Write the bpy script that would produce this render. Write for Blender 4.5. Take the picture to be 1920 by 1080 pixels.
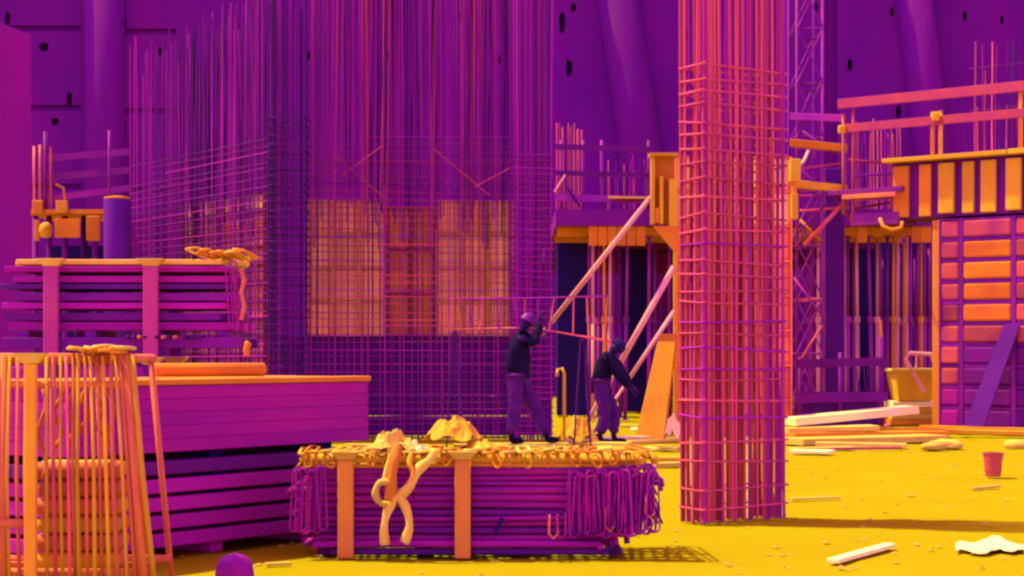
import bpy, bmesh, math, random
from mathutils import Vector, Matrix, noise
random.seed(11)
R = math.radians
SC = bpy.context.scene
COL = SC.collection
for o in list(bpy.data.objects): bpy.data.objects.remove(o)

# ------------------------------------------------------------------ camera
F, H, HOR = 3600.0, 1.3, 660.0          # focal length in photo pixels, eye height, horizon row
cd = bpy.data.cameras.new('camera'); cam = bpy.data.objects.new('camera', cd); COL.objects.link(cam)
cam.location = (0, 0, H); cam.rotation_euler = (R(90), 0, 0)
cd.sensor_width = 36; cd.lens = 36*F/1920; cd.shift_y = (HOR-540)/1920; cd.clip_end = 2000
SC.camera = cam
# ------------------------------------------------------------------ sky and sun
SUN_EL, SUN_AZ = 62.0, 283.0            # sun high on the left, a little beyond the scene
w = bpy.data.worlds.new('World'); SC.world = w; w.use_nodes = True
nt = w.node_tree; bg = nt.nodes['Background']
sky = nt.nodes.new('ShaderNodeTexSky'); sky.sky_type = 'NISHITA'; sky.sun_disc = False
sky.sun_elevation = R(SUN_EL); sky.sun_rotation = R(SUN_AZ)
bw = nt.nodes.new('ShaderNodeRGBToBW'); mx = nt.nodes.new('ShaderNodeMix'); mx.data_type = 'RGBA'; mx.blend_type = 'MULTIPLY'
mx.inputs[0].default_value = 1.0; mx.inputs[7].default_value = (1.03, 0.36, 1.5, 1)   # the cold violet sky of the thermal palette
nt.links.new(sky.outputs[0], bw.inputs[0]); nt.links.new(bw.outputs[0], mx.inputs[6]); nt.links.new(mx.outputs[2], bg.inputs[0])
bg.inputs[1].default_value = 0.15
sd = bpy.data.lights.new('sun', 'SUN'); sun = bpy.data.objects.new('sun', sd); COL.objects.link(sun)
sd.energy = 2.0; sd.angle = R(2.0); sd.color = (1.0, 0.98, 0.12)
az, el = R(SUN_AZ), R(SUN_EL)
sun.rotation_euler = Vector((math.sin(az)*math.cos(el), math.cos(az)*math.cos(el), math.sin(el))).to_track_quat('Z', 'Y').to_euler()
SC.view_settings.view_transform = 'Standard'; SC.view_settings.look = 'None'
SC.view_settings.exposure = 1.7; SC.view_settings.gamma = 1.0; SC.view_settings.use_curve_mapping = False
SC.render.engine = 'CYCLES'; SC.cycles.filter_width = 2.5

def P(px, py, D): return Vector(((px-960)/F*D, D, H+(HOR-py)/F*D))
def G(px, D, z=0.0): return Vector(((px-960)/F*D, D, z))
def Z(py, D): return H+(HOR-py)/F*D

# ------------------------------------------------------------------ materials
MATS = {}
def mat(name, c, c2=None, scale=6.0, rough=0.75, bump=0.15, metal=0.0, rand=0.12, stretch=(1, 1, 1), detail=5, spec=0.12):
    m = bpy.data.materials.new(name); m.use_nodes = True
    n = m.node_tree.nodes; L = m.node_tree.links; b = n['Principled BSDF']
    b.inputs['Roughness'].default_value = rough; b.inputs['Metallic'].default_value = metal
    b.inputs['Specular IOR Level'].default_value = spec
    if c2 is None: c2 = tuple(x*0.6 for x in c)
    tc = n.new('ShaderNodeTexCoord'); mp = n.new('ShaderNodeMapping'); mp.inputs['Scale'].default_value = stretch
    nz = n.new('ShaderNodeTexNoise'); nz.inputs['Scale'].default_value = scale; nz.inputs['Detail'].default_value = detail
    rp = n.new('ShaderNodeValToRGB'); rp.color_ramp.elements[0].position = 0.32; rp.color_ramp.elements[1].position = 0.68
    rp.color_ramp.elements[0].color = (*c2, 1); rp.color_ramp.elements[1].color = (*c, 1)
    oi = n.new('ShaderNodeObjectInfo'); hs = n.new('ShaderNodeHueSaturation')
    mr = n.new('ShaderNodeMapRange'); mr.inputs[3].default_value = 1-rand*2; mr.inputs[4].default_value = 1+rand
    L.new(oi.outputs['Random'], mr.inputs[0]); L.new(mr.outputs[0], hs.inputs['Value'])
    L.new(tc.outputs['Object'], mp.inputs[0]); L.new(mp.outputs[0], nz.inputs[0]); L.new(nz.outputs[0], rp.inputs[0])
    L.new(rp.outputs[0], hs.inputs['Color']); L.new(hs.outputs[0], b.inputs['Base Color'])
    if bump:
        bp = n.new('ShaderNodeBump'); bp.inputs['Strength'].default_value = bump; bp.inputs['Distance'].default_value = 0.02
        n2 = n.new('ShaderNodeTexNoise'); n2.inputs['Scale'].default_value = scale*5; n2.inputs['Detail'].default_value = 4
        L.new(mp.outputs[0], n2.inputs[0]); L.new(n2.outputs[0], bp.inputs['Height']); L.new(bp.outputs[0], b.inputs['Normal'])
    MATS[name] = m
    return m
mat('ground', (0.320, 0.268, 0.004), (0.310, 0.236, 0.004), 0.7, 0.9, 0.35, rand=0, spec=0.0)
mat('wall', (0.1739, 0.0026, 0.1873), (0.1104, 0.002, 0.1639), 0.5, 0.9, 0.25, rand=0.02, stretch=(1, 1, .35))
mat('pile', (0.1584, 0.0026, 0.1711), (0.114, 0.0019, 0.1521), 0.5, 0.85, 0.2, rand=0.02, stretch=(1, 1, .2))
mat('pier', (0.2809, 0.002, 0.2207), (0.2274, 0.0013, 0.2073), 0.7, 0.85, 0.2, rand=0.03)
mat('concrete', (0.1271, 0.0067, 0.2006), (0.0803, 0.0054, 0.1605), 1.2, 0.85, 0.2, rand=0.05)
mat('navy', (0.0201, 0.0054, 0.1003), (0.0134, 0.004, 0.0669), 2.0, 0.85, 0.2, rand=0.1)
mat('rebar', (0.4048, 0.0138, 0.2944), (0.2944, 0.0074, 0.2668), 4.0, 0.65, 0.3, rand=0.2)
mat('rebar_dark', (0.1126, 0.0056, 0.1549), (0.0704, 0.0042, 0.1267), 4.0, 0.65, 0.3, rand=0.25)
mat('rebar_hot', (0.7568, 0.1364, 0.0968), (0.5984, 0.0616, 0.132), 4.0, 0.6, 0.3, rand=0.22)
mat('rebar_orange', (0.75, 0.224, 0.06), (0.6, 0.126, 0.09), 4.0, 0.6, 0.3, rand=0.2)
mat('orange', (0.6963, 0.2861, 0.0091), (0.6433, 0.2013, 0.0151), 2.5, 0.7, 0.15)
mat('amber', (0.719, 0.445, 0.0151), (0.6811, 0.3179, 0.0151), 2.5, 0.7, 0.15)
mat('hot_panel', (1.0, 0.68, 0.15), (1.0, 0.44, 0.10), 1.6, 0.7, 0.1, rand=0.12)
mat('red_panel', (0.95, 0.266, 0.06), (0.85, 0.168, 0.08), 2.0, 0.7, 0.15)
mat('rack', (0.6433, 0.2013, 0.0303), (0.5449, 0.1165, 0.053), 3.0, 0.6, 0.2)
mat('plum', (0.214, 0.0067, 0.2207), (0.1404, 0.0047, 0.1806), 2.0, 0.7, 0.2, rand=0.15)
mat('magenta', (0.38, 0.0061, 0.2052), (0.2888, 0.0046, 0.2128), 1.6, 0.75, 0.2, stretch=(.3, .3, 4), rand=0.05)
mat('violet_board', (0.46, 0.010, 0.28), (0.32, 0.006, 0.25), 3.0, 0.75, 0.2, stretch=(.4, .4, 3), rand=0.12)
mat('steel', (0.352, 0.0264, 0.264), (0.2288, 0.0132, 0.2464), 3.0, 0.6, 0.2, rand=0.2)
mat('pink_tube', (0.90, 0.42, 0.30), (0.75, 0.28, 0.26), 3.0, 0.5, 0.1)
mat('yellow', (0.6963, 0.4495, 0.0227), (0.6433, 0.3436, 0.0151), 4.0, 0.8, 0.2)
mat('straw', (0.719, 0.5555, 0.0757), (0.666, 0.4253, 0.0454), 5.0, 0.8, 0.2, rand=0.15)
mat('pale', (1, 0.9, 0.34), (0.95, 0.799, 0.24), 5.0, 0.8, 0.2, rand=0.05)
mat('post', (0.6963, 0.3179, 0.0227), (0.6206, 0.2119, 0.0303), 2.0, 0.6, 0.15, rand=0.05)
mat('post_cool', (0.484, 0.0616, 0.176), (0.396, 0.0352, 0.1936), 2.0, 0.6, 0.15, rand=0.05)
mat('tarp', (0.3344, 0.0076, 0.2052), (0.1824, 0.0046, 0.1976), 3.2, 0.7, 0.2, rand=0.05)
mat('tarp_sunlit', (0.6811, 0.3603, 0.0227), (0.6054, 0.2119, 0.0303), 3.0, 0.7, 0.2, rand=0.05)  # lit copy of tarp, sunlight put into its colour
mat('form_hot', (0.704, 0.2288, 0.007), (0.5456, 0.0968, 0.0264), 1.3, 0.8, 0.3, rand=0.12)
mat('form_red', (0.5456, 0.1056, 0.0264), (0.2816, 0.0176, 0.1232), 1.3, 0.8, 0.25, rand=0.2)
mat('rail_board', (0.44, 0.062, 0.07), (0.36, 0.035, 0.11), 3.0, 0.75, 0.2)
mat('column_bar', (0.68, 0.095, 0.11), (0.52, 0.045, 0.16), 4.0, 0.65, 0.3, rand=0.18)
mat('column_tie', (0.38, 0.030, 0.13), (0.26, 0.015, 0.14), 4.0, 0.65, 0.3, rand=0.2)
mat('pebble', (0.6433, 0.4162, 0.0605), (0.5298, 0.2649, 0.0378), 4.0, 0.9, 0.3)
mat('bucket', (0.4692, 0.0908, 0.0378), (0.3784, 0.053, 0.0605), 2.0, 0.5, 0.1)
mat('jacket', (0.0107, 0.002, 0.0401), (0.004, 0.0013, 0.0167), 5.0, 0.85, 0.4, rand=0)
mat('trousers', (0.1003, 0.0067, 0.1471), (0.0602, 0.004, 0.1271), 4.0, 0.85, 0.4, rand=0)
mat('skin', (0.0401, 0.0054, 0.0869), (0.0201, 0.0033, 0.0535), 6.0, 0.6, 0.1, rand=0)
mat('helmet', (0.1605, 0.008, 0.1873), (0.1338, 0.0067, 0.1739), 3.0, 0.4, 0.0, rand=0)

# ------------------------------------------------------------------ helpers
def tag(o, label=None, cat=None, group=None, kind=None):
    if label: o['label'] = label
    if cat: o['category'] = cat
    if group: o['group'] = group
    if kind: o['kind'] = kind
    return o
def thing(name, loc, label, cat, group=None):
    o = bpy.data.objects.new(name, None); COL.objects.link(o); o.location = loc
    o.empty_display_size = 0.2
    return tag(o, label, cat, group)
def rootloc(o):
    v = Vector((0, 0, 0))
    while o is not None: v += o.location; o = o.parent
    return v
class MB:
    def __init__(s): s.v = []; s.f = []
    def add(s, vs, fs):
        n = len(s.v); s.v += [Vector(v) for v in vs]; s.f += [tuple(i+n for i in f) for f in fs]; return s
    def hexa(s, b, t): return s.add(list(b)+list(t), [(3, 2, 1, 0), (4, 5, 6, 7), (0, 1, 5, 4), (1, 2, 6, 5), (2, 3, 7, 6), (3, 0, 4, 7)])
    def box(s, c, size, m=None):
        hx, hy, hz = (k/2 for k in size); c = Vector(c); m = m or Matrix.Identity(3)
        pts = [c+m@Vector(p) for p in ((-hx, -hy, -hz), (hx, -hy, -hz), (hx, hy, -hz), (-hx, hy, -hz), (-hx, -hy, hz), (hx, -hy, hz), (hx, hy, hz), (-hx, hy, hz))]
        return s.hexa(pts[:4], pts[4:])
    def beam(s, a, b, wd, ht, up=(0, 0, 1)):            # a rectangular bar from a to b
        a, b = Vector(a), Vector(b); d = (b-a).normalized(); up = Vector(up)
        if abs(d.dot(up)) > 0.98: up = Vector((0, 1, 0))
        sx = d.cross(up).normalized(); uz = sx.cross(d).normalized()
        q = [(-1, -1), (1, -1), (1, 1), (-1, 1)]
        return s.hexa([a+sx*i*wd/2+uz*j*ht/2 for i, j in q], [b+sx*i*wd/2+uz*j*ht/2 for i, j in q])
    def tube(s, pts, r, n=8, cap=True):
        pts = [Vector(p) for p in pts]; rs = r if isinstance(r, (list, tuple)) else [r]*len(pts)
        rings = []; prev = None
        for i, p in enumerate(pts):
            d = (pts[min(i+1, len(pts)-1)]-pts[max(i-1, 0)]).normalized()
            ref = prev if prev is not None else (Vector((0, 0, 1)) if abs(d.z) < 0.9 else Vector((1, 0, 0)))
            x = (ref-d*ref.dot(d)).normalized(); y = d.cross(x); prev = x
            rings.append([p+(x*math.cos(t)+y*math.sin(t))*rs[i] for t in [2*math.pi*k/n for k in range(n)]])
        vs = [v for rg in rings for v in rg]; fs = []
        for i in range(len(pts)-1):
            for k in range(n): fs.append((i*n+k, i*n+(k+1) % n, (i+1)*n+(k+1) % n, (i+1)*n+k))
        if cap: fs += [tuple(range(n))[::-1], tuple((len(pts)-1)*n+k for k in range(n))]
        return s.add(vs, fs)
    def lathe(s, c, prof, n=20):
        c = Vector(c); vs = [c+Vector((r*math.cos(2*math.pi*k/n), r*math.sin(2*math.pi*k/n), z)) for r, z in prof for k in range(n)]
        fs = [(i*n+k, i*n+(k+1) % n, (i+1)*n+(k+1) % n, (i+1)*n+k) for i in range(len(prof)-1) for k in range(n)]
        fs += [tuple(range(n))[::-1], tuple((len(prof)-1)*n+k for k in range(n))]
        return s.add(vs, fs)
    def grid(s, fn, nu, nv):
        return s.add([fn(i/nu, j/nv) for i in range(nu+1) for j in range(nv+1)],
                     [(i*(nv+1)+j, (i+1)*(nv+1)+j, (i+1)*(nv+1)+j+1, i*(nv+1)+j+1) for i in range(nu) for j in range(nv)])
    def build(s, name, m, parent=None, bevel=0, smooth=False, solid=0, sub=0):
        base = rootloc(parent) if parent else None
        if base is None:
            lo = Vector((min(v.x for v in s.v), min(v.y for v in s.v), min(v.z for v in s.v))); hi = Vector((max(v.x for v in s.v), max(v.y for v in s.v), max(v.z for v in s.v)))
            base = Vector(((lo.x+hi.x)/2, (lo.y+hi.y)/2, lo.z))
        me = bpy.data.meshes.new(name); me.from_pydata([v-base for v in s.v], [], s.f); me.update()
        bm = bmesh.new(); bm.from_mesh(me); bmesh.ops.recalc_face_normals(bm, faces=bm.faces[:]); bm.to_mesh(me); bm.free()
        if smooth:
            for p in me.polygons: p.use_smooth = True
        me.materials.append(MATS[m]); o = bpy.data.objects.new(name, me); COL.objects.link(o)
        if parent: o.parent = parent
        else: o.location = base
        if solid: md = o.modifiers.new('s', 'SOLIDIFY'); md.thickness = solid; md.offset = 0
        if sub: md = o.modifiers.new('u', 'SUBSURF'); md.levels = sub; md.render_levels = sub
        if bevel: md = o.modifiers.new('b', 'BEVEL'); md.width = bevel; md.segments = 2; md.limit_method = 'ANGLE'
        return o
# one shared set of slightly crooked unit bars, stretched to length
UNIT = {}
def unit_bar(m):
    if m not in UNIT:
        L = []
        for k in range(7):
            ph, am = random.uniform(0, 6.28), random.choice((0.1, 0.4, 0.7, 1.0))
            b = MB(); ts = (0, .17, .33, .5, .67, .83, 1); pt = [(am*math.sin(t*5+ph)-am*math.sin(ph), am*math.cos(t*4+ph)-am*math.cos(ph), t) for t in ts]
            b.add([(x+math.cos(q*math.pi/3), y+math.sin(q*math.pi/3), t) for x, y, t in pt for q in range(6)],
                  [(i*6+q, i*6+(q+1) % 6, (i+1)*6+(q+1) % 6, (i+1)*6+q) for i in range(6) for q in range(6)]+[(5, 4, 3, 2, 1, 0), (36, 37, 38, 39, 40, 41)])
            me = bpy.data.meshes.new('bar_'+m); me.from_pydata(b.v, [], b.f)
            for p in me.polygons: p.use_smooth = True
            me.materials.append(MATS[m]); L.append(me)
        UNIT[m] = L
    return random.choice(UNIT[m])
def bar(parent, a, b, r, m, name='bar'):
    a, b = Vector(a), Vector(b); d = b-a
    o = bpy.data.objects.new(name, unit_bar(m)); COL.objects.link(o)
    base = Vector((0, 0, 0))
    if parent is not None: o.parent = parent; base = rootloc(parent)
    o.location = a-base; o.rotation_mode = 'QUATERNION'
    o.rotation_quaternion = d.to_track_quat('Z', 'Y'); o.scale = (r, r, d.length)
    return o
def nz(*p): return noise.noise(Vector(p))
def rj(a): return random.uniform(-a, a)

# ================================================================== the setting
g = MB()
def gfun(a, b):
    x = -14+28*a; y = 7+29*b
    z = -0.012+0.012*nz(x*1.3, y*1.3, 3)+0.010*nz(x*5, y*5, 9)
    if min(a, b, 1-a, 1-b) < 0.02: z = -0.03
    return (x, y, z)
g.grid(gfun, 150, 150)
tag(g.build('ground', 'ground', smooth=True), kind='structure')
tag(MB().add([(-400, -300, -.031), (400, -300, -.031), (400, 500, -.031), (-400, 500, -.031)], [(0, 1, 2, 3)]).build('outer_ground', 'ground'), kind='structure')

# retaining wall with real sockets and grooves cut into it
WY = 58.0
rw = thing('retaining_wall', (0, WY, 0), 'tall purple concrete retaining wall with small socket holes and round piles', 'wall')
wall = MB().box((0, WY+.6, 8.5), (110, 1.2, 17.2)).build('wall_face', 'wall', rw)
cut = MB()
holes = [(14, 35, 5, 12), (82, 88, 9, 8), (130, 186, 5, 13), (103, 228, 7, 7), (232, 42, 6, 13), (300, 96, 4, 8), (1054, 42, 6, 19), (1075, 14, 5, 8), (1133, 43, 6, 18),
         (1067, 127, 6, 15), (1285, 66, 5, 15), (1594, 122, 5, 11), (1673, 22, 4, 9), (1809, 30, 4, 9), (1879, 38, 4, 8), (1685, 210, 5, 12), (1530, 14, 4, 10),
         (577, 105, 4, 8), (725, 105, 4, 9), (935, 112, 4, 9), (455, 192, 4, 8), (1988, 120, 5, 12), (-60, 130, 6, 12), (860, 30, 4, 9)]
for px, py, hw, hh in holes:
    c = P(px, py, WY); k = WY/F
    n = 12; ring = [(math.cos(2*math.pi*i/n), math.sin(2*math.pi*i/n)) for i in range(n)]
    vs = [Vector((c.x+hw*k*a, WY+yy, c.z+hh*k*max(-1, min(1, b*1.25)))) for yy in (-.2, .55) for a, b in ring]
    cut.add(vs, [tuple(range(n))[::-1], tuple(range(n, 2*n))]+[(i, (i+1) % n, n+(i+1) % n, n+i) for i in range(n)])
for py in (53, 202, 350):
    a = P(-120, py, WY); b = P(152, py, WY); cut.box(((a.x+b.x)/2, WY, a.z), (b.x-a.x, .36, .17))
    a = P(228, py+6, WY); b = P(330, py+6, WY); cut.box(((a.x+b.x)/2, WY, a.z), (b.x-a.x, .36, .17))
a = P(1546, 0, WY); b = P(1570, 0, WY); cut.box(((a.x+b.x)/2, WY, 8.5), (b.x-a.x, .4, 18))
cu = cut.build('cutter', 'navy')
md = wall.modifiers.new('cut', 'BOOLEAN'); md.operation = 'DIFFERENCE'; md.object = cu; md.solver = 'EXACT'; md.use_self = True
dg = bpy.context.evaluated_depsgraph_get(); dg.update()
nm = bpy.data.meshes.new_from_object(wall.evaluated_get(dg)); wall.modifiers.clear(); wall.data = nm
bpy.data.objects.remove(cu)
for x0, y0, x1, y1, rad in ((196, 0, 200, 660, .62), (1162, 0, 1268, 660, .62), (1716, 0, 1800, 660, .55), (2240, 0, 2330, 660, .6), (-330, 0, -300, 660, .6)):
    a = P(x0, -200, WY-.02); b = P(x1, 740, WY-.02); a.x -= (x1-x0)*200/660*WY/F
    MB().tube([b, b.lerp(a, .5), a], rad, 20).build('round_pile', 'pile', rw, smooth=True)

# ================================================================== left pier
a = Vector((-6.22, 19.5, 0)); b = P(60, 660, 22.9); b.z = 0
d = (b-a).normalized(); nrm = Vector((-d.y, d.x, 0))
zt = Z(65, 22.9)
tag(MB().hexa([a, b, b+nrm*1.6, a+nrm*1.6], [v+Vector((0, 0, zt)) for v in (a, b, b+nrm*1.6, a+nrm*1.6)]).build('concrete_pier', 'pier', bevel=.03),
    'tall smooth magenta concrete pier beside the scaffold deck', 'pier')

# ================================================================== rebar cages
def cage(name, label, A, B, depth, z1v, zh, pitch, hp, r, mats, jit=.02, short=None, glow_mats=None, group=None):
    """wall cage between plan points A and B: two layers of upright and level bars"""
    A, B = Vector((*A, 0)), Vector((*B, 0)); d = (B-A); L = d.length; d.normalize(); nr = Vector((-d.y, d.x, 0))
    t = thing(name, (A+B)/2, label, 'rebar cage', group)
    for lay in (0, 1):
        off = nr*depth*lay
        n = int(L/pitch)
        for i in range(n+1):
            s = min(max(i*L/n+rj(jit)+(0.03*lay), 0), L)
            top = z1v+rj(.25)
            if short and random.random() < short[1]: top = short[0]+rj(.12)
            p = A+d*s+off; q = p+Vector((rj(.05), rj(.04), top))
            bar(t, p, q, r*random.uniform(.85, 1.15), random.choice(mats), 'upright_bar')
        m = int(zh/hp)
        for j in range(1, m+1):
            z = j*zh/m+rj(.018); e0, e1 = rj(.08), rj(.08)
            if z > zh*.93 and random.random() < .4: e0 += L*.3
            p = A+off+d*(e0-.05)+nr*(-r*2 if lay == 0 else r*2); q = A+off+d*(L+.05+e1)+nr*(-r*2 if lay == 0 else r*2)
            bar(t, p+Vector((0, 0, z)), q+Vector((0, 0, z+rj(.03))), r*.85, random.choice(glow_mats if glow_mats and 1.45 < z < 3.7 else mats), 'level_bar')  # bars level with the panels take warm colours as painted glow
    return t, A, d, nr, L
D0 = 28.0
pA0 = G(246, 32.5).xy; pA1 = G(500, D0+.15).xy
tA, Aa, da, na, La = cage('rebar_wall_cage', 'long rebar wall cage running back from the dark corner cage to the round concrete column', pA0, pA1, .30, 6.45, 4.45, .115, .118,   .010, ['rebar', 'rebar_dark', 'plum'], short=(5.9, .2))
for k in range(60):
    s = La*(.35+.65*random.random()); p = Aa+da*s+na*random.uniform(.02, .28); bar(tA, p+Vector((0, 0, 3.4+rj(.5))), p+Vector((rj(.08), 0, 6.3+rj(.2)+.9*(s > La*.8))), random.uniform(.008, .012), random.choice(['rebar', 'rebar', 'rebar_dark']), 'upright_bar')
pC0 = G(582, D0+.1).xy; pC1 = G(958, D0+.55).xy
tC, A, d, nr, L = cage('rebar_wall_cage', 'wide rebar wall mesh with very tall bars in front of three orange panels', pC0, pC1, .34, 7.6, 4.45, .092, .110, .0076, ['rebar', 'rebar', 'rebar', 'rebar_dark', 'column_tie'], jit=.022, glow_mats=['column_bar', 'rebar', 'column_tie', 'rebar_hot'])
for (x0, y0, x1, y1) in ((615, 280, 722, 372), (812, 278, 918, 366), (718, 272, 640, 330), (955, 315, 890, 352)):
    bar(tC, P(x0, y0, D0+.2), P(x1, y1, D0+.22), .009, 'column_bar', 'diagonal_bar')
for k in range(110):
    s = random.uniform(0, L); p = A+d*s+nr*random.uniform(.05, .3)
    bar(tC, p+Vector((0, 0, 3.3+rj(.5))), p+Vector((rj(.1), 0, 7.5+rj(.3))), random.uniform(.008, .013), random.choice(['rebar', 'rebar', 'column_bar', 'rebar', 'rebar_dark']), 'upright_bar')
def column_cage(name, label, corners, zt, zv, per, ties, r, mats, tm, bow=.02):
    c = [Vector((*p, 0)) for p in corners]; ctr = sum(c, Vector())/4
    t = thing(name, ctr, label, 'rebar cage')
    for k in range(4):
        a, b = c[k], c[(k+1) % 4]; n = per[k]
        for i in range(n):
            p = a.lerp(b, (i+.5*random.random()*.5)/n); inn = (ctr-p).normalized()*.03
            bar(t, p+inn+Vector((rj(bow), rj(bow), 0)), p+inn+Vector((rj(bow), rj(bow), zv+rj(.3))), r*random.uniform(.85, 1.15), random.choice(mats), 'upright_bar')
    for z in ties:
        pts = []; tl = [rj(.022) for _ in range(4)]
        for k in range(4):
            a, b = c[k], c[(k+1) % 4]
            for f in (0.03, .5, .97): q = a.lerp(b, f); pts.append(q+Vector((rj(.006), rj(.006), z+tl[k]*(1-f)+tl[(k+1) % 4]*f)))
        pts.append(pts[0]+Vector((0, 0, .012)))
        MB().tube(pts, r*.72, 6).build('tie', tm if random.random() < .8 else mats[0], t, smooth=True)
    return t, ctr
def rect(p0, p1, dep):
    a, b = Vector((*p0, 0)), Vector((*p1, 0)); d = (b-a).normalized(); n = Vector((-d.y, d.x, 0))*dep
    return [a.xy, b.xy, (b+n).xy, (a+n).xy]
column_cage('rebar_column_cage', 'dark square rebar corner cage where the two rebar wall meshes meet', rect(G(503, D0-.25).xy, G(574, D0-.25).xy, .55),
            4, 6.6, (6, 5, 6, 5), [.12*k for k in range(1, 40)], .0125, ['rebar_dark', 'rebar_dark', 'rebar'], 'rebar_dark')
column_cage('rebar_column_cage', 'slender dense rebar cage behind the worker with raised arms', rect(G(966, D0+.1).xy, G(1038, D0+.2).xy, .5),
            4, 7.4, (8, 4, 8, 4), [.10*k for k in range(1, 43)], .0125, ['rebar', 'rebar', 'rebar_dark'], 'rebar')
# the free-standing column cage on the yellow ground
Fc = G(1318, 14.5); Rc = G(1478, 15.05); dd = (Rc-Fc).normalized(); nn = Vector((-dd.y, dd.x, 0))
ties = []; z = .10
while z < 3.62:
    ties.append(z); z += random.uniform(.09, .16) if z > .7 else random.uniform(.13, .22)
tE, _ = column_cage('rebar_column_cage', 'tall free-standing rebar column cage casting its shadow on the yellow ground', [Fc.xy, Rc.xy, (Rc+nn*.27).xy, (Fc+nn*.27).xy],
                    4, 5.6, (17, 5, 16, 5), ties, .0115, ['rebar', 'column_bar', 'column_bar'], 'column_bar', bow=.03)
for k in range(5):
    p = Rc+dd*rj(.04)+nn*random.uniform(0, .25); bar(tE, p+dd*random.uniform(.01, .05), p-dd*.03+Vector((0, 0, random.uniform(.6, 1.4))), .010, 'column_tie', 'leaning_bar')
for k in range(36):
    p = Fc.lerp(Rc, random.uniform(.05, .95))+nn*random.uniform(.08, .28); bar(tE, p, p+Vector((rj(.05), rj(.05), random.uniform(2.6, 3.2))), .011, random.choice(['column_bar', 'rebar_hot', 'rebar_orange']), 'upright_bar')

# ================================================================== panels behind the cages
def frame_panel(name, label, cat, a, b, z0, z1, infill, frame, cols, rows, thick=.12, proud=.05, group=None, gap=.05, bulge=0):
    """framed shutter: backing, proud frame bars and one infill panel per bay"""
    a, b = Vector((a.x, a.y, 0)), Vector((b.x, b.y, 0)); d = b-a; L = d.length; d.normalize(); n = Vector((-d.y, d.x, 0))
    t = thing(name, (a+b)/2+Vector((0, 0, z0)), label, cat, group)
    up = Vector((0, 0, 1)); h = z1-z0
    MB().hexa([a+up*z0+n*.06, b+up*z0+n*.06, b+up*z0+n*thick, a+up*z0+n*thick], [a+up*z1+n*.06, b+up*z1+n*.06, b+up*z1+n*thick, a+up*z1+n*thick]).build('backing', frame, t)
    def strip(s0, s1, h0, h1, o0, o1): 
        q = [a+d*s0+n*o0, a+d*s1+n*o0, a+d*s1+n*o1, a+d*s0+n*o1]
        return MB().hexa([v+up*(z0+h0) for v in q], [v+up*(z0+h1) for v in q])
    cs = [0]; tot = sum(cols)
    for c in cols: cs.append(cs[-1]+c*L/tot)
    for i, s in enumerate(cs): strip(max(s-gap/2, 0), min(s+gap/2, L), 0, h, -proud, .058).build('rib', frame, t)
    for j in range(rows+1):
        zz = j*h/rows
        for i in range(len(cols)): strip(cs[i]+gap/2+.002, cs[i+1]-gap/2-.002, max(zz-gap*.4, 0), min(zz+gap*.4, h), -proud*.7, .057).build('rail', frame, t)
    for j in range(rows):
        for i in range(len(cols)):
            m = infill if isinstance(infill, str) else infill(i, j)
            strip(cs[i]+gap*.5+.004, cs[i+1]-gap*.5-.004, j*h/rows+gap*.4+.004, (j+1)*h/rows-gap*.4-.004, .012+rj(.008)-bulge, .058).build('infill_panel', m, t, bevel=.02+bulge*.3)
    return t
KY = D0+1.7
zk = Z(630, KY); zp = Z(376, KY)
kick = thing('shutter_wall', G(770, KY), 'low dark purple shutter boards under the orange panels behind the mesh', 'shutter')
for j in range(5):
    MB().box(((G(505, KY).x+G(1036, KY).x)/2, KY+.1+rj(.008), zk*(j+.5)/5), (G(1036, KY).x-G(505, KY).x, .08, zk/5-.012)).build('board', 'concrete', kick, bevel=.006)
frame_panel('wall_shutter', 'hot orange shutter panel between the dark corner cage and the plain purple panel', 'shutter', G(577, KY), G(722, KY), zk, zp, 'hot_panel', 'amber', [1, 1, 1], 4, group=None)
frame_panel('wall_shutter', 'duller shutter panel standing between two hot orange ones', 'shutter', G(725, KY), G(815, KY), zk, zp-.1, 'orange', 'form_red', [1, 1], 3)  # orange here carries the painted glow across to both neighbours
frame_panel('wall_shutter', 'brightest orange shutter panel behind the mesh beside the slender dense cage', 'shutter', G(818, KY), G(962, KY), zk, zp, 'hot_panel', 'amber', [1, 1, 1], 4)
frame_panel('wall_shutter', 'dull orange shutter panel with a painted glow behind the receding rebar wall', 'shutter', G(345, 31.9), G(500, KY), 0.4, Z(372, 31), lambda i, j: 'hot_panel' if j == 11 or i == 0 and j > 7 else 'red_panel', 'form_red', [1, 2, 2, 2], 12, gap=.03)  # hot top row and side bays put the glow into the infill colour

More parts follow.
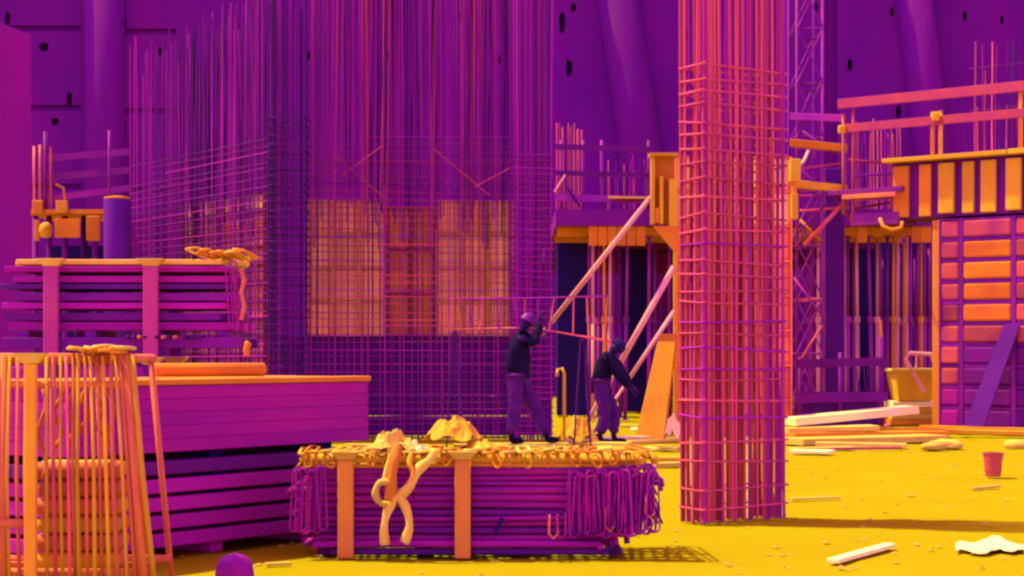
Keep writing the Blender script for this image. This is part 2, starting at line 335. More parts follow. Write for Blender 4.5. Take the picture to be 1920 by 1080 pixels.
# ================================================================== far deck, props and scaffolds
slab = thing('deck_slab', G(1400, 36), 'raised purple concrete deck slab carried on rows of steel props', 'slab')
x0, x1 = G(1042, 36).x, G(1752, 36).x
sz0, sz1 = Z(423, 36), Z(392, 36)
MB().box(((x0+x1)/2, 46, (sz0+sz1)/2), (x1-x0, 20, sz1-sz0)).build('slab', 'plum', slab)
for k in range(9):
    y = 36.6+k*2.2
    MB().box(((x0+x1)/2, y, sz0-.08), (x1-x0-.1, .14, .158)).build('joist', 'orange' if k < 2 else 'plum', slab)
for k in range(6):
    xx = G(1112+k*18, 36).x; MB().box((xx, 36.08, sz0-.19), (.16, .05, .36)).build('edge_board', 'orange', slab)
for px in (1618, 1720, 1738):
    xx = G(px, 36).x; MB().box((xx, 36.08, sz0-.16), (.18, .05, .30)).build('edge_board', 'orange', slab)
def prop(px, D, zt, m='steel', label='', tilt=0):
    label = {'steel': 'magenta', 'orange': 'orange', 'plum': 'dark violet', 'pink_tube': 'pale pink'}[m]+(' leaning' if abs(tilt) > .015 else ' upright')+' steel prop under the deck slab '+('behind the slanting props' if px < 1270 else 'behind the lattice tower' if px < 1560 else 'behind the low barrier')
    b = G(px, D); t = thing('steel_prop', b, label, 'prop', 'steel props under the deck slab')
    x = b.x; zm = zt*.55
    MB().tube([(x, D, .012), (x+tilt*.5, D, zm)], .038, 8).build('outer_tube', m, t, smooth=True)
    MB().tube([(x+tilt*.5, D, zm-.02), (x+tilt, D, zt-.012)], .028, 8).build('inner_tube', m, t, smooth=True)
    MB().tube([(x+tilt*.5, D, zm-.07), (x+tilt*.5, D, zm+.05)], .055, 8).build('collar', m, t)
    MB().box((x, D, .006), (.16, .16, .012)).build('base_plate', m, t); MB().box((x+tilt, D, zt-.006), (.16, .16, .012)).build('head_plate', m, t)
PL = 'slender steel prop standing upright under the purple deck slab'
for px, D, m, tl in ((1105, 36.6, 'steel', 0), (1122, 38.8, 'steel', .02), (1135, 36.6, 'orange', -.03), (1152, 41, 'steel', 0), (1163, 38.8, 'plum', 0), (1172, 36.6, 'steel', .05), (1217, 36.6, 'steel', 0),
              (1228, 38.8, 'steel', 0), (1208, 43.2, 'plum', 0), (1240, 41, 'plum', 0), (1255, 36.6, 'steel', 0), (1108, 43.2, 'plum', .04), (1512, 38.8, 'steel', 0), (1528, 43.2, 'plum', 0),
              (1590, 36.6, 'steel', 0), (1601, 38.8, 'steel', 0), (1636, 36.6, 'steel', -.08), (1650, 38.8, 'steel', 0), (1664, 36.6, 'steel', 0), (1674, 36.6, 'orange', .02), (1686, 41, 'steel', 0),
              (1695, 38.8, 'orange', 0), (1707, 36.6, 'steel', 0), (1718, 38.8, 'steel', .03), (1727, 36.6, 'orange', 0), (1742, 38.8, 'steel', 0), (1655, 43.2, 'plum', 0), (1715, 43.2, 'plum', 0), (1625, 45.4, 'plum', 0), (1112, 36.9, 'pink_tube', 0), (1142, 36.9, 'pink_tube', .03), (1583, 37.2, 'pink_tube', 0), (1609, 36.9, 'pink_tube', -.03), (1645, 37.2, 'pink_tube', 0), (1681, 37.4, 'pink_tube', .02), (1700, 37.0, 'pink_tube', 0), (1733, 37.2, 'steel', 0), (1534, 36.9, 'pink_tube', 0), (1520, 37.3, 'steel', 0)):
    prop(px, D, sz0-.16, m, PL, tl)
for px, D, wd, lab in ((1072, 39.5, .62, 'concrete column painted deep blue as the dark void under the deck beside the slender dense cage'), (1193, 42, .7, 'concrete column painted dark blue as the void under the deck behind the slanting props'), (1618, 42, .62, 'concrete column painted dark blue as the void under the deck behind upright props'),
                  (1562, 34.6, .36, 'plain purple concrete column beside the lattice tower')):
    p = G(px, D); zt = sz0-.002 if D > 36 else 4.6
    tag(MB().box((p.x, D, zt/2), (wd, wd, zt)).build('concrete_column', 'navy' if D > 36 else 'concrete', bevel=.02), lab, 'column')  # navy on columns below the slab paints in the dark voids
tag(MB().box((G(1745, 40).x, 44, 1.9), (1.6, .3, 3.8)).build('void_sheet', 'navy'), 'near-black sheet painted as the dark void at the end of the deck', 'wall')  # near-black sheet paints in the void where only shade lies
# guard rails on the deck
gr = thing('guard_rail', (G(1140, 36.2).x, 36.2, sz1), 'purple tube guard rail along the deck edge above the slanting prop', 'railing')
for py, m, hh in ((277, 'plum', .10), (326, 'plum', .09), (372, 'steel', .13)):
    a, b = P(1040, py-2, 36.2), P(1222, py+3, 36.2); MB().beam(a, b, .05, hh).build('rail', m, gr)
for px in (1052, 1093, 1128, 1216):
    x = G(px, 36.26).x; MB().tube([(x, 36.26, sz1), (x, 36.26, Z(262, 36.2))], .028, 8).build('post', 'steel', gr, smooth=True)
bar(gr, P(1040, 360, 36.15), P(1060, 328, 36.15), .022, 'pink_tube', 'brace'); bar(gr, P(1062, 350, 36.1), P(1088, 388, 36.1), .03, 'rebar_dark', 'brace')
st = thing('starter_bars', (G(1065, 37).x, 37, sz1), 'tight bunch of rebar starter bars on the deck beside the wide mesh', 'rebar')
for k in range(11): p = G(1044+k*4.6, 37+rj(.2), sz1); bar(st, p, p+Vector((rj(.03), 0, 1.65+rj(.1))), .013, random.choice(['rebar_orange', 'rebar_hot', 'rebar']))
st = thing('starter_bars', (G(1170, 37.5).x, 37.5, sz1), 'low row of rebar starter bars on the deck behind the guard rail', 'rebar')
for k in range(19): p = G(1130+k*5, 37.5+rj(.3), sz1); bar(st, p, p+Vector((rj(.03), 0, 1.0+rj(.18))), .012, random.choice(['rebar', 'rebar_hot', 'rebar_dark']))
st = thing('starter_bars', (G(1630, 37).x, 37, sz1), 'row of rebar starter bars on the deck under the plank guard rail', 'rebar')
for k in range(22): p = G(1588+k*4.6, 37+rj(.4), sz1); bar(st, p, p+Vector((rj(.04), 0, 1.65+rj(.2))), .012, random.choice(['rebar', 'rebar_hot', 'rebar_orange', 'rebar_dark']))
tag(MB().hexa([P(1140, 372, 35.9), P(1212, 372, 35.9), P(1212, 374, 36.9), P(1170, 374, 36.9)], [P(1140, 367, 35.9), P(1212, 369, 35.9), P(1212, 371, 36.9), P(1170, 371, 36.9)]).build('plywood_offcut', 'straw'), 'sunlit plywood offcut lying on the deck edge by the guard rail', 'board')

# tall wall shutter with its bracket, behind the free-standing column cage
WD = 30.0
frame_panel('wall_shutter', 'tall red-orange wall shutter standing behind the free-standing rebar column', 'shutter', G(1266, WD), G(1484, WD+.2), 0, Z(292, WD),
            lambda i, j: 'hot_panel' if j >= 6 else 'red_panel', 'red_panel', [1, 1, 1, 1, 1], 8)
bk = thing('shutter_bracket', P(1245, 425, WD-.4), 'bright amber box bracket fixed high on the tall wall shutter', 'bracket')
a, b = P(1222, 420, WD-.35), P(1268, 420, WD-.35); zt = Z(292, WD-.35)
MB().box(((a.x+b.x)/2, WD-.1, (a.z+zt)/2), (b.x-a.x, .1, zt-a.z)).build('back_plate', 'orange', bk, bevel=.01)
for px, p0, p1, m in ((1224, 292, 420, 'amber'), (1240, 330, 420, 'amber'), (1262, 335, 425, 'yellow'), (1232, 390, 418, 'orange')):
    x = G(px, WD-.3).x; zz0, zz1 = Z(p1, WD-.3), Z(p0, WD-.3); MB().box((x, WD-.24, (zz0+zz1)/2), (.06 if px != 1262 else .13, .16, zz1-zz0)).build('rib', m, bk, bevel=.008)
MB().box(((a.x+b.x)/2, WD-.22, zt+.02), (b.x-a.x+.06, .36, .05)).build('cap', 'amber', bk)
MB().hexa([P(1262, 470, WD-.3), P(1270, 470, WD-.3), P(1270, 470, WD-.08), P(1262, 470, WD-.08)], [P(1224, 424, WD-.3), P(1270, 424, WD-.3), P(1270, 424, WD-.08), P(1224, 424, WD-.08)]).build('gusset', 'orange', bk)
MB().box((G(1266, WD-.1).x, WD-.1, Z(470, WD)/2), (.055, .08, Z(470, WD))).build('edge_strip', 'amber', bk)
rb = thing('edge_bracket', P(1488, 420, WD-.1), 'small yellow bracket at the edge of the tall wall shutter near the lattice tower', 'bracket')
MB().box((G(1490, WD-.1).x, WD-.1, (Z(300, WD)+Z(342, WD))/2), (.16, .2, Z(300, WD)-Z(342, WD))).build('upper_plate', 'yellow', rb, bevel=.01)
MB().box((G(1489, WD-.1).x, WD-.1, (Z(364, WD)+Z(412, WD))/2), (.1, .2, Z(364, WD)-Z(412, WD))).build('lower_plate', 'amber', rb, bevel=.01)
MB().tube([P(1497, 312, WD-.1), P(1508, 300, WD-.1), P(1516, 282, WD-.1)], .02, 6).build('hook', 'pale', rb)
MB().box((G(1489, WD-.1).x+.0, WD-.1, (Z(344, WD)+Z(362, WD))/2), (.06, .12, Z(344, WD)-Z(362, WD)+.08)).build('link', 'orange', rb)
# push-pull props
for (x0, y0, D1, x1, y1, D2, rr, lab) in ((1220, 370, 29.75, 872, 808, 30.9, .04, 'longest pale pink slanting prop running from the amber bracket down behind the mesh'),
                                  (1264, 500, 29.8, 1088, 814, 29.75, .045, 'thick pale slanting prop leaning on the tall wall shutter behind the bending worker'),
                                  (1264, 583, 29.7, 1110, 816, 29.5, .032, 'thin pale slanting prop below the thick one, leaning on the wall shutter')):
    a, b = P(x0, y0, D1), P(x1, y1, D2); b.z = max(b.z, .03)
    t = thing('slanting_prop', Vector((b.x, b.y, 0)), lab, 'prop')
    MB().tube([a, a.lerp(b, .6)], rr, 8).build('outer_tube', 'pink_tube', t, smooth=True); MB().tube([a.lerp(b, .6), b], rr*.75, 8).build('inner_tube', 'pink_tube', t, smooth=True)
    MB().box((b.x, b.y, .02), (.2, .2, .04)).build('foot_plate', 'steel', t)
# leaning board
lb = MB().hexa([G(1190, 28.6), G(1244, 28.6), G(1248, 28.68), G(1194, 28.68)], [P(1236, 626, 29.7), P(1268, 626, 29.7), P(1271, 626, 29.78), P(1239, 626, 29.78)])
tag(lb.build('leaning_board', 'orange', bevel=.008), 'wide orange plywood board leaning against the tall wall shutter', 'board')

# lattice scaffold tower and its decks
tw = thing('lattice_tower', G(1517, 33), 'slim purple lattice scaffold tower with cross braces beside the purple column', 'scaffold')
lx0, lx1 = G(1494, 33).x, G(1542, 33).x
for x in (lx0, lx1):
    for y in (33.0, 34.0): MB().tube([(x, y, 0), (x, y, 8.2)], .024, 8).build('standard', 'steel' if y == 33 else 'plum', tw, smooth=True)
for k in range(9):
    z = .35+k*.93
    for y in (33.0, 34.0): bar(tw, (lx0, y, z), (lx1, y, z), .019, 'plum' if z > 4.4 else 'steel' if k % 2 else 'rebar_hot', 'ledger')
    for x in (lx0, lx1): bar(tw, (x, 33, z), (x, 34, z), .019, 'plum', 'transom')
    if k < 8:
        for y in (32.97, 34.03):
            bar(tw, (lx0, y, z), (lx1, y, z+.93), .016, 'steel', 'brace'); bar(tw, (lx1, y-.03, z), (lx0, y-.03, z+.93), .016, 'steel' if z < 4 else 'plum', 'brace')
for py, m, lab in ((276, 'orange', 'upper orange plank bridging from lattice tower to plank guard rail'), (352, 'amber', 'lower amber plank bridging from lattice tower to plank guard rail')):
    a, b = P(1482, py-8, 32.8), P(1588, py+3, 32.6)
    tag(MB().beam(a, b, .28, .12).build('scaffold_plank', m, bevel=.008), lab, 'plank')
a, b = P(1482, 218, 33), P(1584, 222, 32.6)
tag(MB().beam(a, b, .06, .12).build('scaffold_rail', 'steel', bevel=.008), 'purple guard board across the lattice tower above the orange plank', 'rail')
tag(MB().tube([P(1508, 460, 32.7), P(1588, 374, 32.5)], .035, 8).build('scaffold_brace', 'rebar_hot', smooth=True), 'diagonal tube brace rising from the lattice tower to the ribbed deck', 'brace')
for x0_, y0_, x1_, y1_, m_ in ((1486, 300, 1545, 360, 'steel'), (1500, 395, 1592, 388, 'rebar_hot'), (1492, 440, 1560, 372, 'steel'), (1488, 318, 1580, 306, 'rail_board'), (1505, 246, 1570, 292, 'steel'), (1540, 330, 1600, 420, 'rail_board'), (1500, 412, 1540, 452, 'orange'), (1590, 300, 1668, 306, 'rail_board'), (1596, 330, 1672, 326, 'steel'), (1600, 392, 1668, 380, 'rail_board'), (1488, 520, 1548, 600, 'steel'), (1492, 690, 1542, 610, 'rebar_hot')):
    tag(MB().tube([P(x0_, y0_, 32.75), P(x1_, y1_, 32.7)], .022, 8).build('scaffold_tube', m_, smooth=True), 'thin scaffold tube clamped across the lattice tower and its bridging planks', 'tube', 'scaffold tubes at the lattice tower')
bk2 = MB().tube([P(1650, 410, 31.6), P(1655, 424, 31.5), P(1672, 431, 31.4), P(1690, 427, 31.4), P(1692, 415, 31.4)], .03, 8)
tag(bk2.build('bent_hook', 'orange', smooth=True), 'curved orange hook hanging under the ribbed deck edge', 'hook')

# ================================================================== right hand framework
Q0, Q1 = G(1580, 32.5), G(2150, 29.0)
def on(px, z=0.0, off=0.0):                # point on the framework's front line seen at a photo column
    k = (px-960)/F; d = Q1-Q0; t = (Q0.x-k*Q0.y)/(k*d.y-d.x); p = Q0+d*t
    n = Vector((d.y, -d.x, 0)).normalized(); p = p+n*off; p.z = z; return p
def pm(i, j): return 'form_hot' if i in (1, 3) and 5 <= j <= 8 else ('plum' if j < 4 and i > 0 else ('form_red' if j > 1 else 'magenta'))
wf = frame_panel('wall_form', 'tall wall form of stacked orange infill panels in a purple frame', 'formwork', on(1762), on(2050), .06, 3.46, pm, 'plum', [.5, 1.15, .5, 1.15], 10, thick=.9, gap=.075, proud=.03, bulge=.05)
e0, e1 = on(1748), on(1761)
MB().hexa([e0, e1, e1+Vector((.05, .12, 0)), e0+Vector((.05, .12, 0))], [v+Vector((0, 0, 3.45)) for v in (e0, e1, e1+Vector((.05, .12, 0)), e0+Vector((.05, .12, 0)))]).build('edge_strip', 'orange', wf, bevel=.01)  # orange strip paints in the edge lit from the side
a, b = on(1755, .03, .45), on(2100, .03, .45)
tag(MB().beam(a+Vector((0, 0, .03)), b+Vector((0, 0, .03)), .25, .12).build('sole_timber', 'orange', bevel=.01), 'long orange timber lying along the foot of the stacked panel form', 'timber')
rd = thing('ribbed_deck', on(1800, 3.5), 'overhanging deck edge with upright orange ribs and a bright sunlit top board', 'formwork')
zb, ztp = 3.50, 4.42
up = Vector((0, 0, 1)); dn = (Q1-Q0).normalized(); nf = Vector((dn.y, -dn.x, 0))
def slabq(p0, p1, z0, z1, o0, o1, m, name, par, bev=.006):
    a, b = on(p0), on(p1); q = [a+nf*o1, b+nf*o1, b+nf*o0, a+nf*o0]
    return MB().hexa([v+up*z0 for v in q], [v+up*z1 for v in q]).build(name, m, par, bevel=bev)
slabq(1672, 2120, zb, ztp, -1.6, .0, 'plum', 'edge_beam', rd)
px = 1678
while px < 2100:
    wpx = random.choice((22, 26, 29)); slabq(px, px+wpx, zb+.04+rj(.02), ztp-.05, .006, .07+rj(.02), 'amber' if px > 1735 else 'orange', 'rib', rd, .02); px += wpx+random.choice((12, 15, 19))
slabq(1668, 1900, ztp+.004, ztp+.07, -1.5, .25, 'amber', 'top_board', rd); slabq(1902, 2120, ztp+.004, ztp+.08, -1.5, .23, 'amber', 'top_board', rd)
slabq(1600, 1690, 3.42, 3.62, -.5, .1, 'steel', 'ledge', rd); slabq(1560, 1700, 3.95, 4.03, -.6, .15, 'steel', 'ledge', rd); slabq(1590, 1690, 3.87, 3.94, -.3, .2, 'rebar_orange', 'ledge', rd)
pg = thing('plank_guard_rail', on(1800, ztp+.07), 'double plank guard rail of pinkish boards standing above the ribbed deck edge', 'railing')
slabq(1580, 2120, 5.40, 5.56, .12, .17, 'rail_board', 'plank', pg); slabq(1588, 2120, 4.99, 5.13, .12, .17, 'rail_board', 'plank', pg)
for px, z0, z1, m in ((1586, 3.62, 5.32, 'rebar_orange'), (1604, 3.4, 5.5, 'rebar_hot'), (1753, ztp+.07, 5.22, 'orange'), (1768, ztp+.07, 5.22, 'amber'), (1918, ztp+.08, 5.5, 'orange')):
    a = on(px, 0, .08); MB().tube([a+up*z0, a+up*z1], .035 if px > 1700 else .026, 8).build('post', m, pg, smooth=True)
for px, z in ((1590, 5.04), (1766, 5.12)):
    a = on(px, z, .2); MB().box(a, (.12, .12, .14)).build('clamp', 'amber', pg, bevel=.03)
st = thing('starter_bars', on(1840, ztp+.07, -.9), 'spaced upright rebar starter bars behind the plank guard rail', 'rebar')
for k in range(24):
    a = on(1772+k*9+rj(3), ztp+.07, -.9+rj(.25)); bar(st, a, a+Vector((rj(.03), 0, random.choice((1.5, 1.9, 1.95, .9)))), .013, random.choice(['rebar', 'rebar_hot', 'rebar_hot', 'rebar_dark']))
for k in range(3): bar(st, on(1770, 5.3+k*.35, -.85), on(2000, 5.3+k*.35, -.85), .010, 'rebar_dark', 'level_bar')
# a board leaning on the panel form
a, b = on(1838, .13, .55), on(1875, .13, .55); c, e = on(1888, 1.75, .09), on(1918, 1.75, .09)
tag(MB().hexa([a, b, b-nf*.04, a-nf*.04], [c, e, e-nf*.04, c-nf*.04]).build('leaning_board', 'concrete', bevel=.006), 'purple board leaning on the stacked panel form', 'board')

# skip bucket on a stack of pale boards, with low barrier
for k in range(4):
    y = 34.3; z = .06+k*.105
    tag(MB().box((G(1712+rj(3), y).x, y, z), (.92+rj(.06), .9, .10)).build('board_stack_plank', ['orange', 'straw', 'amber', 'pale'][k], bevel=.01),
        ['lowest orange board under the yellow skip', 'second straw board under the yellow skip', 'third amber board under the yellow skip', 'top pale board carrying the yellow skip'][k], 'board')
sk = thing('skip_bucket', G(1712, 34.1, .44), 'yellow concrete skip with a tilted bail handle standing on stacked boards', 'skip')
xx0, xx1 = G(1668, 34.1).x, G(1754, 34.1).x; zs, ze = .44, Z(694, 34)
body = MB()
o8 = [(-.9, -.4), (.9, -.4), (.95, .4), (-.95, .4)]
cx = (xx0+xx1)/2; hw = (xx1-xx0)/2
body.hexa([(cx+hw*p*.82, 34.1+q*.7, zs) for p, q in o8], [(cx+hw*p*1.05, 34.1+q, ze) for p, q in o8]); body.build('tub', 'yellow', sk, bevel=.03)
MB().tube([(cx-hw*1.03, 33.64, ze), (cx+hw*1.06, 33.64, ze), (cx+hw*1.06, 34.56, ze), (cx-hw*1.03, 34.56, ze), (cx-hw*1.03, 33.64, ze)], .03, 8).build('rim', 'straw', sk)
MB().tube([P(1733, 735, 33.66), P(1697, 672, 33.66), P(1706, 662, 33.66), P(1745, 664, 33.66), P(1756, 690, 33.66), P(1757, 722, 33.66)], .035, 8).build('bail', 'pink_tube', sk)
MB().tube([P(1718, 664, 33.66), P(1718, 692, 33.68)], .02, 6).build('stay', 'pink_tube', sk)
br = thing('low_barrier', G(1610, 31.5), 'low purple tube barrier in front of the upright props', 'railing')
for px, y0 in ((1652, 632), (1576, 660), (1500, 670)): x = G(px, 31.5).x; MB().tube([(x, 31.5, 0), (x, 31.5, Z(y0, 31.5))], .055 if px == 1652 else .035, 8).build('post', 'plum', br, smooth=True)
for py, h in ((680, .14), (745, .16)): MB().beam(P(1490, py+2, 31.42), P(1664, py-2, 31.42), .04, h).build('rail', 'plum', br)
for px in range(1592, 1645, 7): bar(br, P(px, 690, 31.46), P(px+rj(3), 738, 31.46), .012, 'rebar_dark', 'bar')
MB().box((G(1570, 31.7).x, 31.75, .33), (1.4, .06, .62)).build('toe_board', 'concrete', br)
MB().tube([P(1653, 632, 31.5), P(1651, 600, 31.5)], .02, 6).build('tip', 'orange', br)

# ================================================================== far left deck
LD = 31.0
ld = thing('scaffold_deck', G(130, LD), 'small raised scaffold deck with orange edge panels beside the magenta pier', 'scaffold')
zd = Z(402, LD)
MB().box((G(128, LD).x, LD+.8, zd+.04), (1.35, 1.8, .07)).build('deck_board', 'orange', ld)
for (x0, x1, y0, y1, m) in ((62, 82, 376, 402, 'orange'), (66, 76, 412, 452, 'orange'), (104, 152, 410, 446, 'orange'), (163, 189, 405, 452, 'orange'), (106, 128, 376, 400, 'amber')):
    a = P(x0, y1, LD-.1); b = P(x1, y0, LD-.1); MB().box(((a.x+b.x)/2, LD-.14, (a.z+b.z)/2), (b.x-a.x, .06, b.z-a.z)).build('edge_panel', m, ld, bevel=.02)
for px, y0, m in ((64, 275, 'rebar_orange'), (75, 272, 'rebar_orange'), (85, 248, 'steel'), (95, 275, 'rebar_hot'), (205, 245, 'steel')):
    x = G(px, LD-.05).x; MB().tube([(x, LD-.05, zd+.076), (x, LD-.05, Z(y0, LD))], .035 if px == 85 else .022, 8).build('post', m, ld, smooth=True)
for y0, y1 in ((296, 284), (332, 318), (372, 352)): MB().beam(P(90, y0, LD+.1), P(246, y1, LD+.5), .04, .10).build('rail', 'steel', ld)
for px in (66, 92, 122, 158, 178): x = G(px, LD+.4).x; MB().tube([(x, LD+.4, 0), (x, LD+.4, zd)], .05, 8).build('leg', 'plum' if px != 158 else 'rebar_dark', ld, smooth=True)
MB().box((G(130, LD).x, LD+1.6, 1.6), (1.4, .1, 3.0)).build('dark_opening_sheet', 'navy', ld)  # navy sheet paints in the dark openings below the deck
MB().tube([P(122, 376, LD-.1), P(119, 352, LD-.1), P(104, 345, LD-.1)], .02, 6).build('cable', 'orange', ld)
tag(MB().lathe(P(86, 446, LD-.35), [(.03, 0), (.09, .02), (.11, .12), (.09, .21), (.03, .25)], 14).build('site_lamp', 'amber', smooth=True), 'round amber lamp housing under the small scaffold deck', 'lamp')
p = G(220, 29.3)
tag(MB().lathe(p, [(.205, 0), (.205, Z(378, 29.3)), (.19, Z(374, 29.3))], 28).build('round_column', 'concrete', smooth=True), 'plain round purple concrete column at the end of the receding rebar wall', 'column')
tag(MB().lathe(p+Vector((0, 0, Z(374, 29.3)+.002)), [(.20, 0), (.20, .03), (.08, .05)], 24).build('column_cap', 'orange', smooth=True), 'thin orange cap on the round purple column', 'cap')

# ================================================================== left foreground: crate stack
SA = Vector((-2.62, 11.38, 0)); SB = Vector((-1.03, 13.7, 0)); sd_ = (SB-SA).normalized(); sn = Vector((-sd_.y, sd_.x, 0)); SL = (SB-SA).length
def sbox(s0, s1, o0, o1, z0, z1, m, name, par=None, bev=.01):
    q = [SA+sd_*s0+sn*o0, SA+sd_*s1+sn*o0, SA+sd_*s1+sn*o1, SA+sd_*s0+sn*o1]
    return MB().hexa([v+up*z0 for v in q], [v+up*z1 for v in q]).build(name, m, par, bevel=bev)
labs = ['lowest violet shutter sheet of the stack under the magenta crate', 'second violet shutter sheet up in the stack under the magenta crate', 'third violet shutter sheet up in the stack under the magenta crate', 'fourth violet shutter sheet up in the stack under the magenta crate', 'topmost violet shutter sheet in the stack under the magenta crate']
zz = .0
for k in range(3): tag(sbox(.3+k*.95, .42+k*.95, .05, 1.0, 0, .07, 'violet_board', 'bearer'), 'squared bearer on the ground under the violet sheet stack', 'bearer', 'bearers under the sheet stack')
zz = .072
for k in range(5):
    o = rj(.015); h = .088
    tag(sbox(.02+rj(.03), SL-.02, o, 1.05+o, zz, zz+h, 'violet_board' if k != 4 else 'plum', 'shutter_sheet'), labs[k], 'sheet'); zz += h+.004
    if k < 4:
        for q in range(3): tag(sbox(.25+q*1.05, .37+q*1.05, .05, 1.0, zz, zz+.018, 'navy', 'spacer', bev=.003), 'thin dark spacer strip between two violet sheets', 'spacer', 'spacers in the sheet stack')
        zz += .022
for k in range(3): tag(sbox(.2+k*1.1, .34+k*1.1, .1, 1.0, zz, zz+.05, 'navy', 'bearer'), 'dark bearer between the violet sheets and the magenta crate', 'bearer', 'bearers under the crate')
zz += .052
cr = thing('timber_crate', SA.lerp(SB, .5)+sn*.5+up*zz, 'big magenta boarded crate with a lid painted sunlit orange on the violet sheet stack', 'crate')
ztop = 1.14; nb = 5; hb = (ztop-zz-.05)/nb
for j in range(nb):
    sbox(0, SL, rj(.004), .035, zz+j*hb, zz+(j+1)*hb-.0015, 'magenta', 'board', cr, .003); sbox(0, SL, .965, 1.0, zz+j*hb, zz+(j+1)*hb-.0015, 'magenta', 'board', cr, .003)
    sbox(SL-.035, SL-.001, .037, .963, zz+j*hb, zz+(j+1)*hb-.0015, 'magenta', 'board', cr, .003); sbox(.001, .035, .037, .963, zz+j*hb, zz+(j+1)*hb-.0015, 'magenta', 'board', cr, .003)
for j in range(6): sbox(-.02, SL+.02, -.02+j*.173, -.02+j*.173+.169, ztop-.048, ztop-.012+rj(.003), 'orange', 'lid_board', cr, .01)  # orange boards put sunlight into the colour of the crate top
# roll lying on the crate
a, b = SA+sd_*.62+sn*.42+up*(ztop+.035), SA+sd_*1.72+sn*.16+up*(ztop+.035)
ax = P(284, 688, 12.5); ax.z = ztop+.042; bx_ = P(498, 688, 12.95); bx_.z = ztop+.042
rl = MB().tube([ax, ax+(bx_-ax)*.02, bx_-(bx_-ax)*.02, bx_], [.02, .045, .045, .02], 14)
tag(rl.build('membrane_roll', 'orange', smooth=True), 'smooth orange roll of sheeting lying on the magenta crate', 'roll')
tag(MB().tube([P(463, 668, 13.0), P(462, 655, 13.0), P(465, 645, 13.0), P(460, 640, 13.0)], [.02, .022, .024, .01], 8).build('cloth_scrap', 'orange', smooth=True), 'small orange scrap sticking up behind the sheeting roll', 'scrap')

# ================================================================== stillages
def stillage(label, cx, cy, z0, Lx, Wy, postx, hp, mfront, mbase='plum', pw=.105, rh=.08):
    t = thing('steel_stillage', (cx, cy, z0), label, 'stillage')
    for sy in (0, 1):
        y = cy-Wy/2+sy*Wy
        MB().box((cx, y, z0+(.14 if rh > .05 else .055)-rh/2), (Lx*(1 if rh > .05 else .8), .06, rh)).build('base_rail', mbase, t, bevel=.008)
        for x in postx:
            yy = y-.045-.02 if sy == 0 else y+.065
            po = MB().box((x, yy, z0+hp/2), (pw, .06, hp)).build('post', mfront if sy == 0 else mbase, t, bevel=.012)
            q = [(-.5, -.5), (.5, -.5), (.5, .5), (-.5, .5)]
            MB().hexa([(x+p*pw, yy+r*.06, z0+hp+.001) for p, r in q], [(x+p*pw*1.9, yy+r*.12, z0+hp+.055) for p, r in q]).build('cup', 'straw', po, bevel=.006)
    for k in range(4): MB().box((cx-Lx*.42+k*Lx*.28, cy, z0+(.165 if rh > .05 else .035)), (.08, Wy-.07, .045)).build('cross_bar', mbase, t)
    return t
def tarpsheet(cx, cy, z0, Lx, Wy, h, seed, m, name, label, cat, rag=.06, lump=.035, par=None):
    b = MB(); n = 44
    def fn(u, v):
        s = v*(2*h+Wy); x = cx-Lx/2+u*Lx
        if s < h: y, zz_ = cy-Wy/2, z0+s
        elif s < h+Wy: y, zz_ = cy-Wy/2+(s-h), z0+h
        else: y, zz_ = cy+Wy/2, z0+h-(s-h-Wy)
        k = lump*nz(x*4, s*4, seed)+lump*.6*nz(x*9, s*8, seed+5)
        fold = lump*.5*math.sin(x*34+3*nz(x*3, s*2, seed+2))
        if s < h: y -= abs(k)*1.2+fold*(1-v*2)*.6
        zz_ += k*(1 if h <= s <= h+Wy else .3)
        if v < .02 or v > .98: zz_ += rag*nz(x*8, seed, 1)+rag*.6*nz(x*25, seed, 4)
        x += (u-.5)*2*abs(lump*nz(s*6, u*3, seed+8))*1.2
        return (x, y, zz_)
    b.grid(fn, n, n)
    o = b.build(name, m, par, smooth=True, solid=.008)
    return tag(o, label, cat) if not par else o
# upper stillage (stands on a matching one behind the crate)
UD = 14.3; k = UD/F
ucx = (230-960)*k; px_ = [(100-960)*k, (286-960)*k]
zU = Z(668, UD)
stillage('lower steel stillage mostly hidden behind the magenta crate', ucx, UD+.45, 0, 1.78, .9, px_, zU-.062, 'plum', pw=.11)
for j in range(4):
    tag(MB().box((ucx, UD+.45, .19+j*.255+.12), (1.7, .75, .24)).build('boarding_pack', 'violet_board', bevel=.02), 'violet pack of boards in the lower stillage behind the crate', 'boards', 'board packs in the lower stillage')
stillage('upper steel stillage with two flared posts, loaded with long planks, behind the magenta crate', ucx, UD+.45, zU, 1.78, .9, px_, Z(500, UD)-zU, 'post_cool', pw=.11)
zz = zU+.19; rows = [('violet_board', .075), ('plum', .07), ('violet_board', .06), ('plum', .07), ('rebar_dark', .05), ('violet_board', .06), ('magenta', .055), ('straw', .05)]  # top row turns straw to paint in the sunlight
for j, (m, h) in enumerate(rows):
    h *= .9
    for q in range(4):
        xa = ucx-.86+rj(.06); xb = ucx+.80+rj(.09)
        tag(MB().box(((xa+xb)/2, UD+.13+q*.2+rj(.012), zz+h/2), (xb-xa, .185, h-.006)).build('scaffold_plank', m, bevel=.006), ['lowest', 'second lowest', 'third lowest', 'fourth lowest', 'fifth lowest', 'sixth lowest', 'second highest', 'topmost sunlit-painted'][j]+' layer plank in the upper stillage with two flared posts', 'plank', 'planks in the upper stillage')
    zz += h+(.024 if j % 2 else .006)
zpl = zz
for j in range(14):
    x = (232+j*11-960)*k
    tag(MB().tube([(x, UD-.1, zU+.13+.012), (x+rj(.02), UD+.3, zU+.142+.0)], .014, 8).build('rod_end', random.choice(['pink_tube', 'rebar_orange', 'rebar_dark']), smooth=True), 'short rod end poking out at the bottom of the upper stillage', 'rod', 'rod ends in the upper stillage') if j % 5 else None
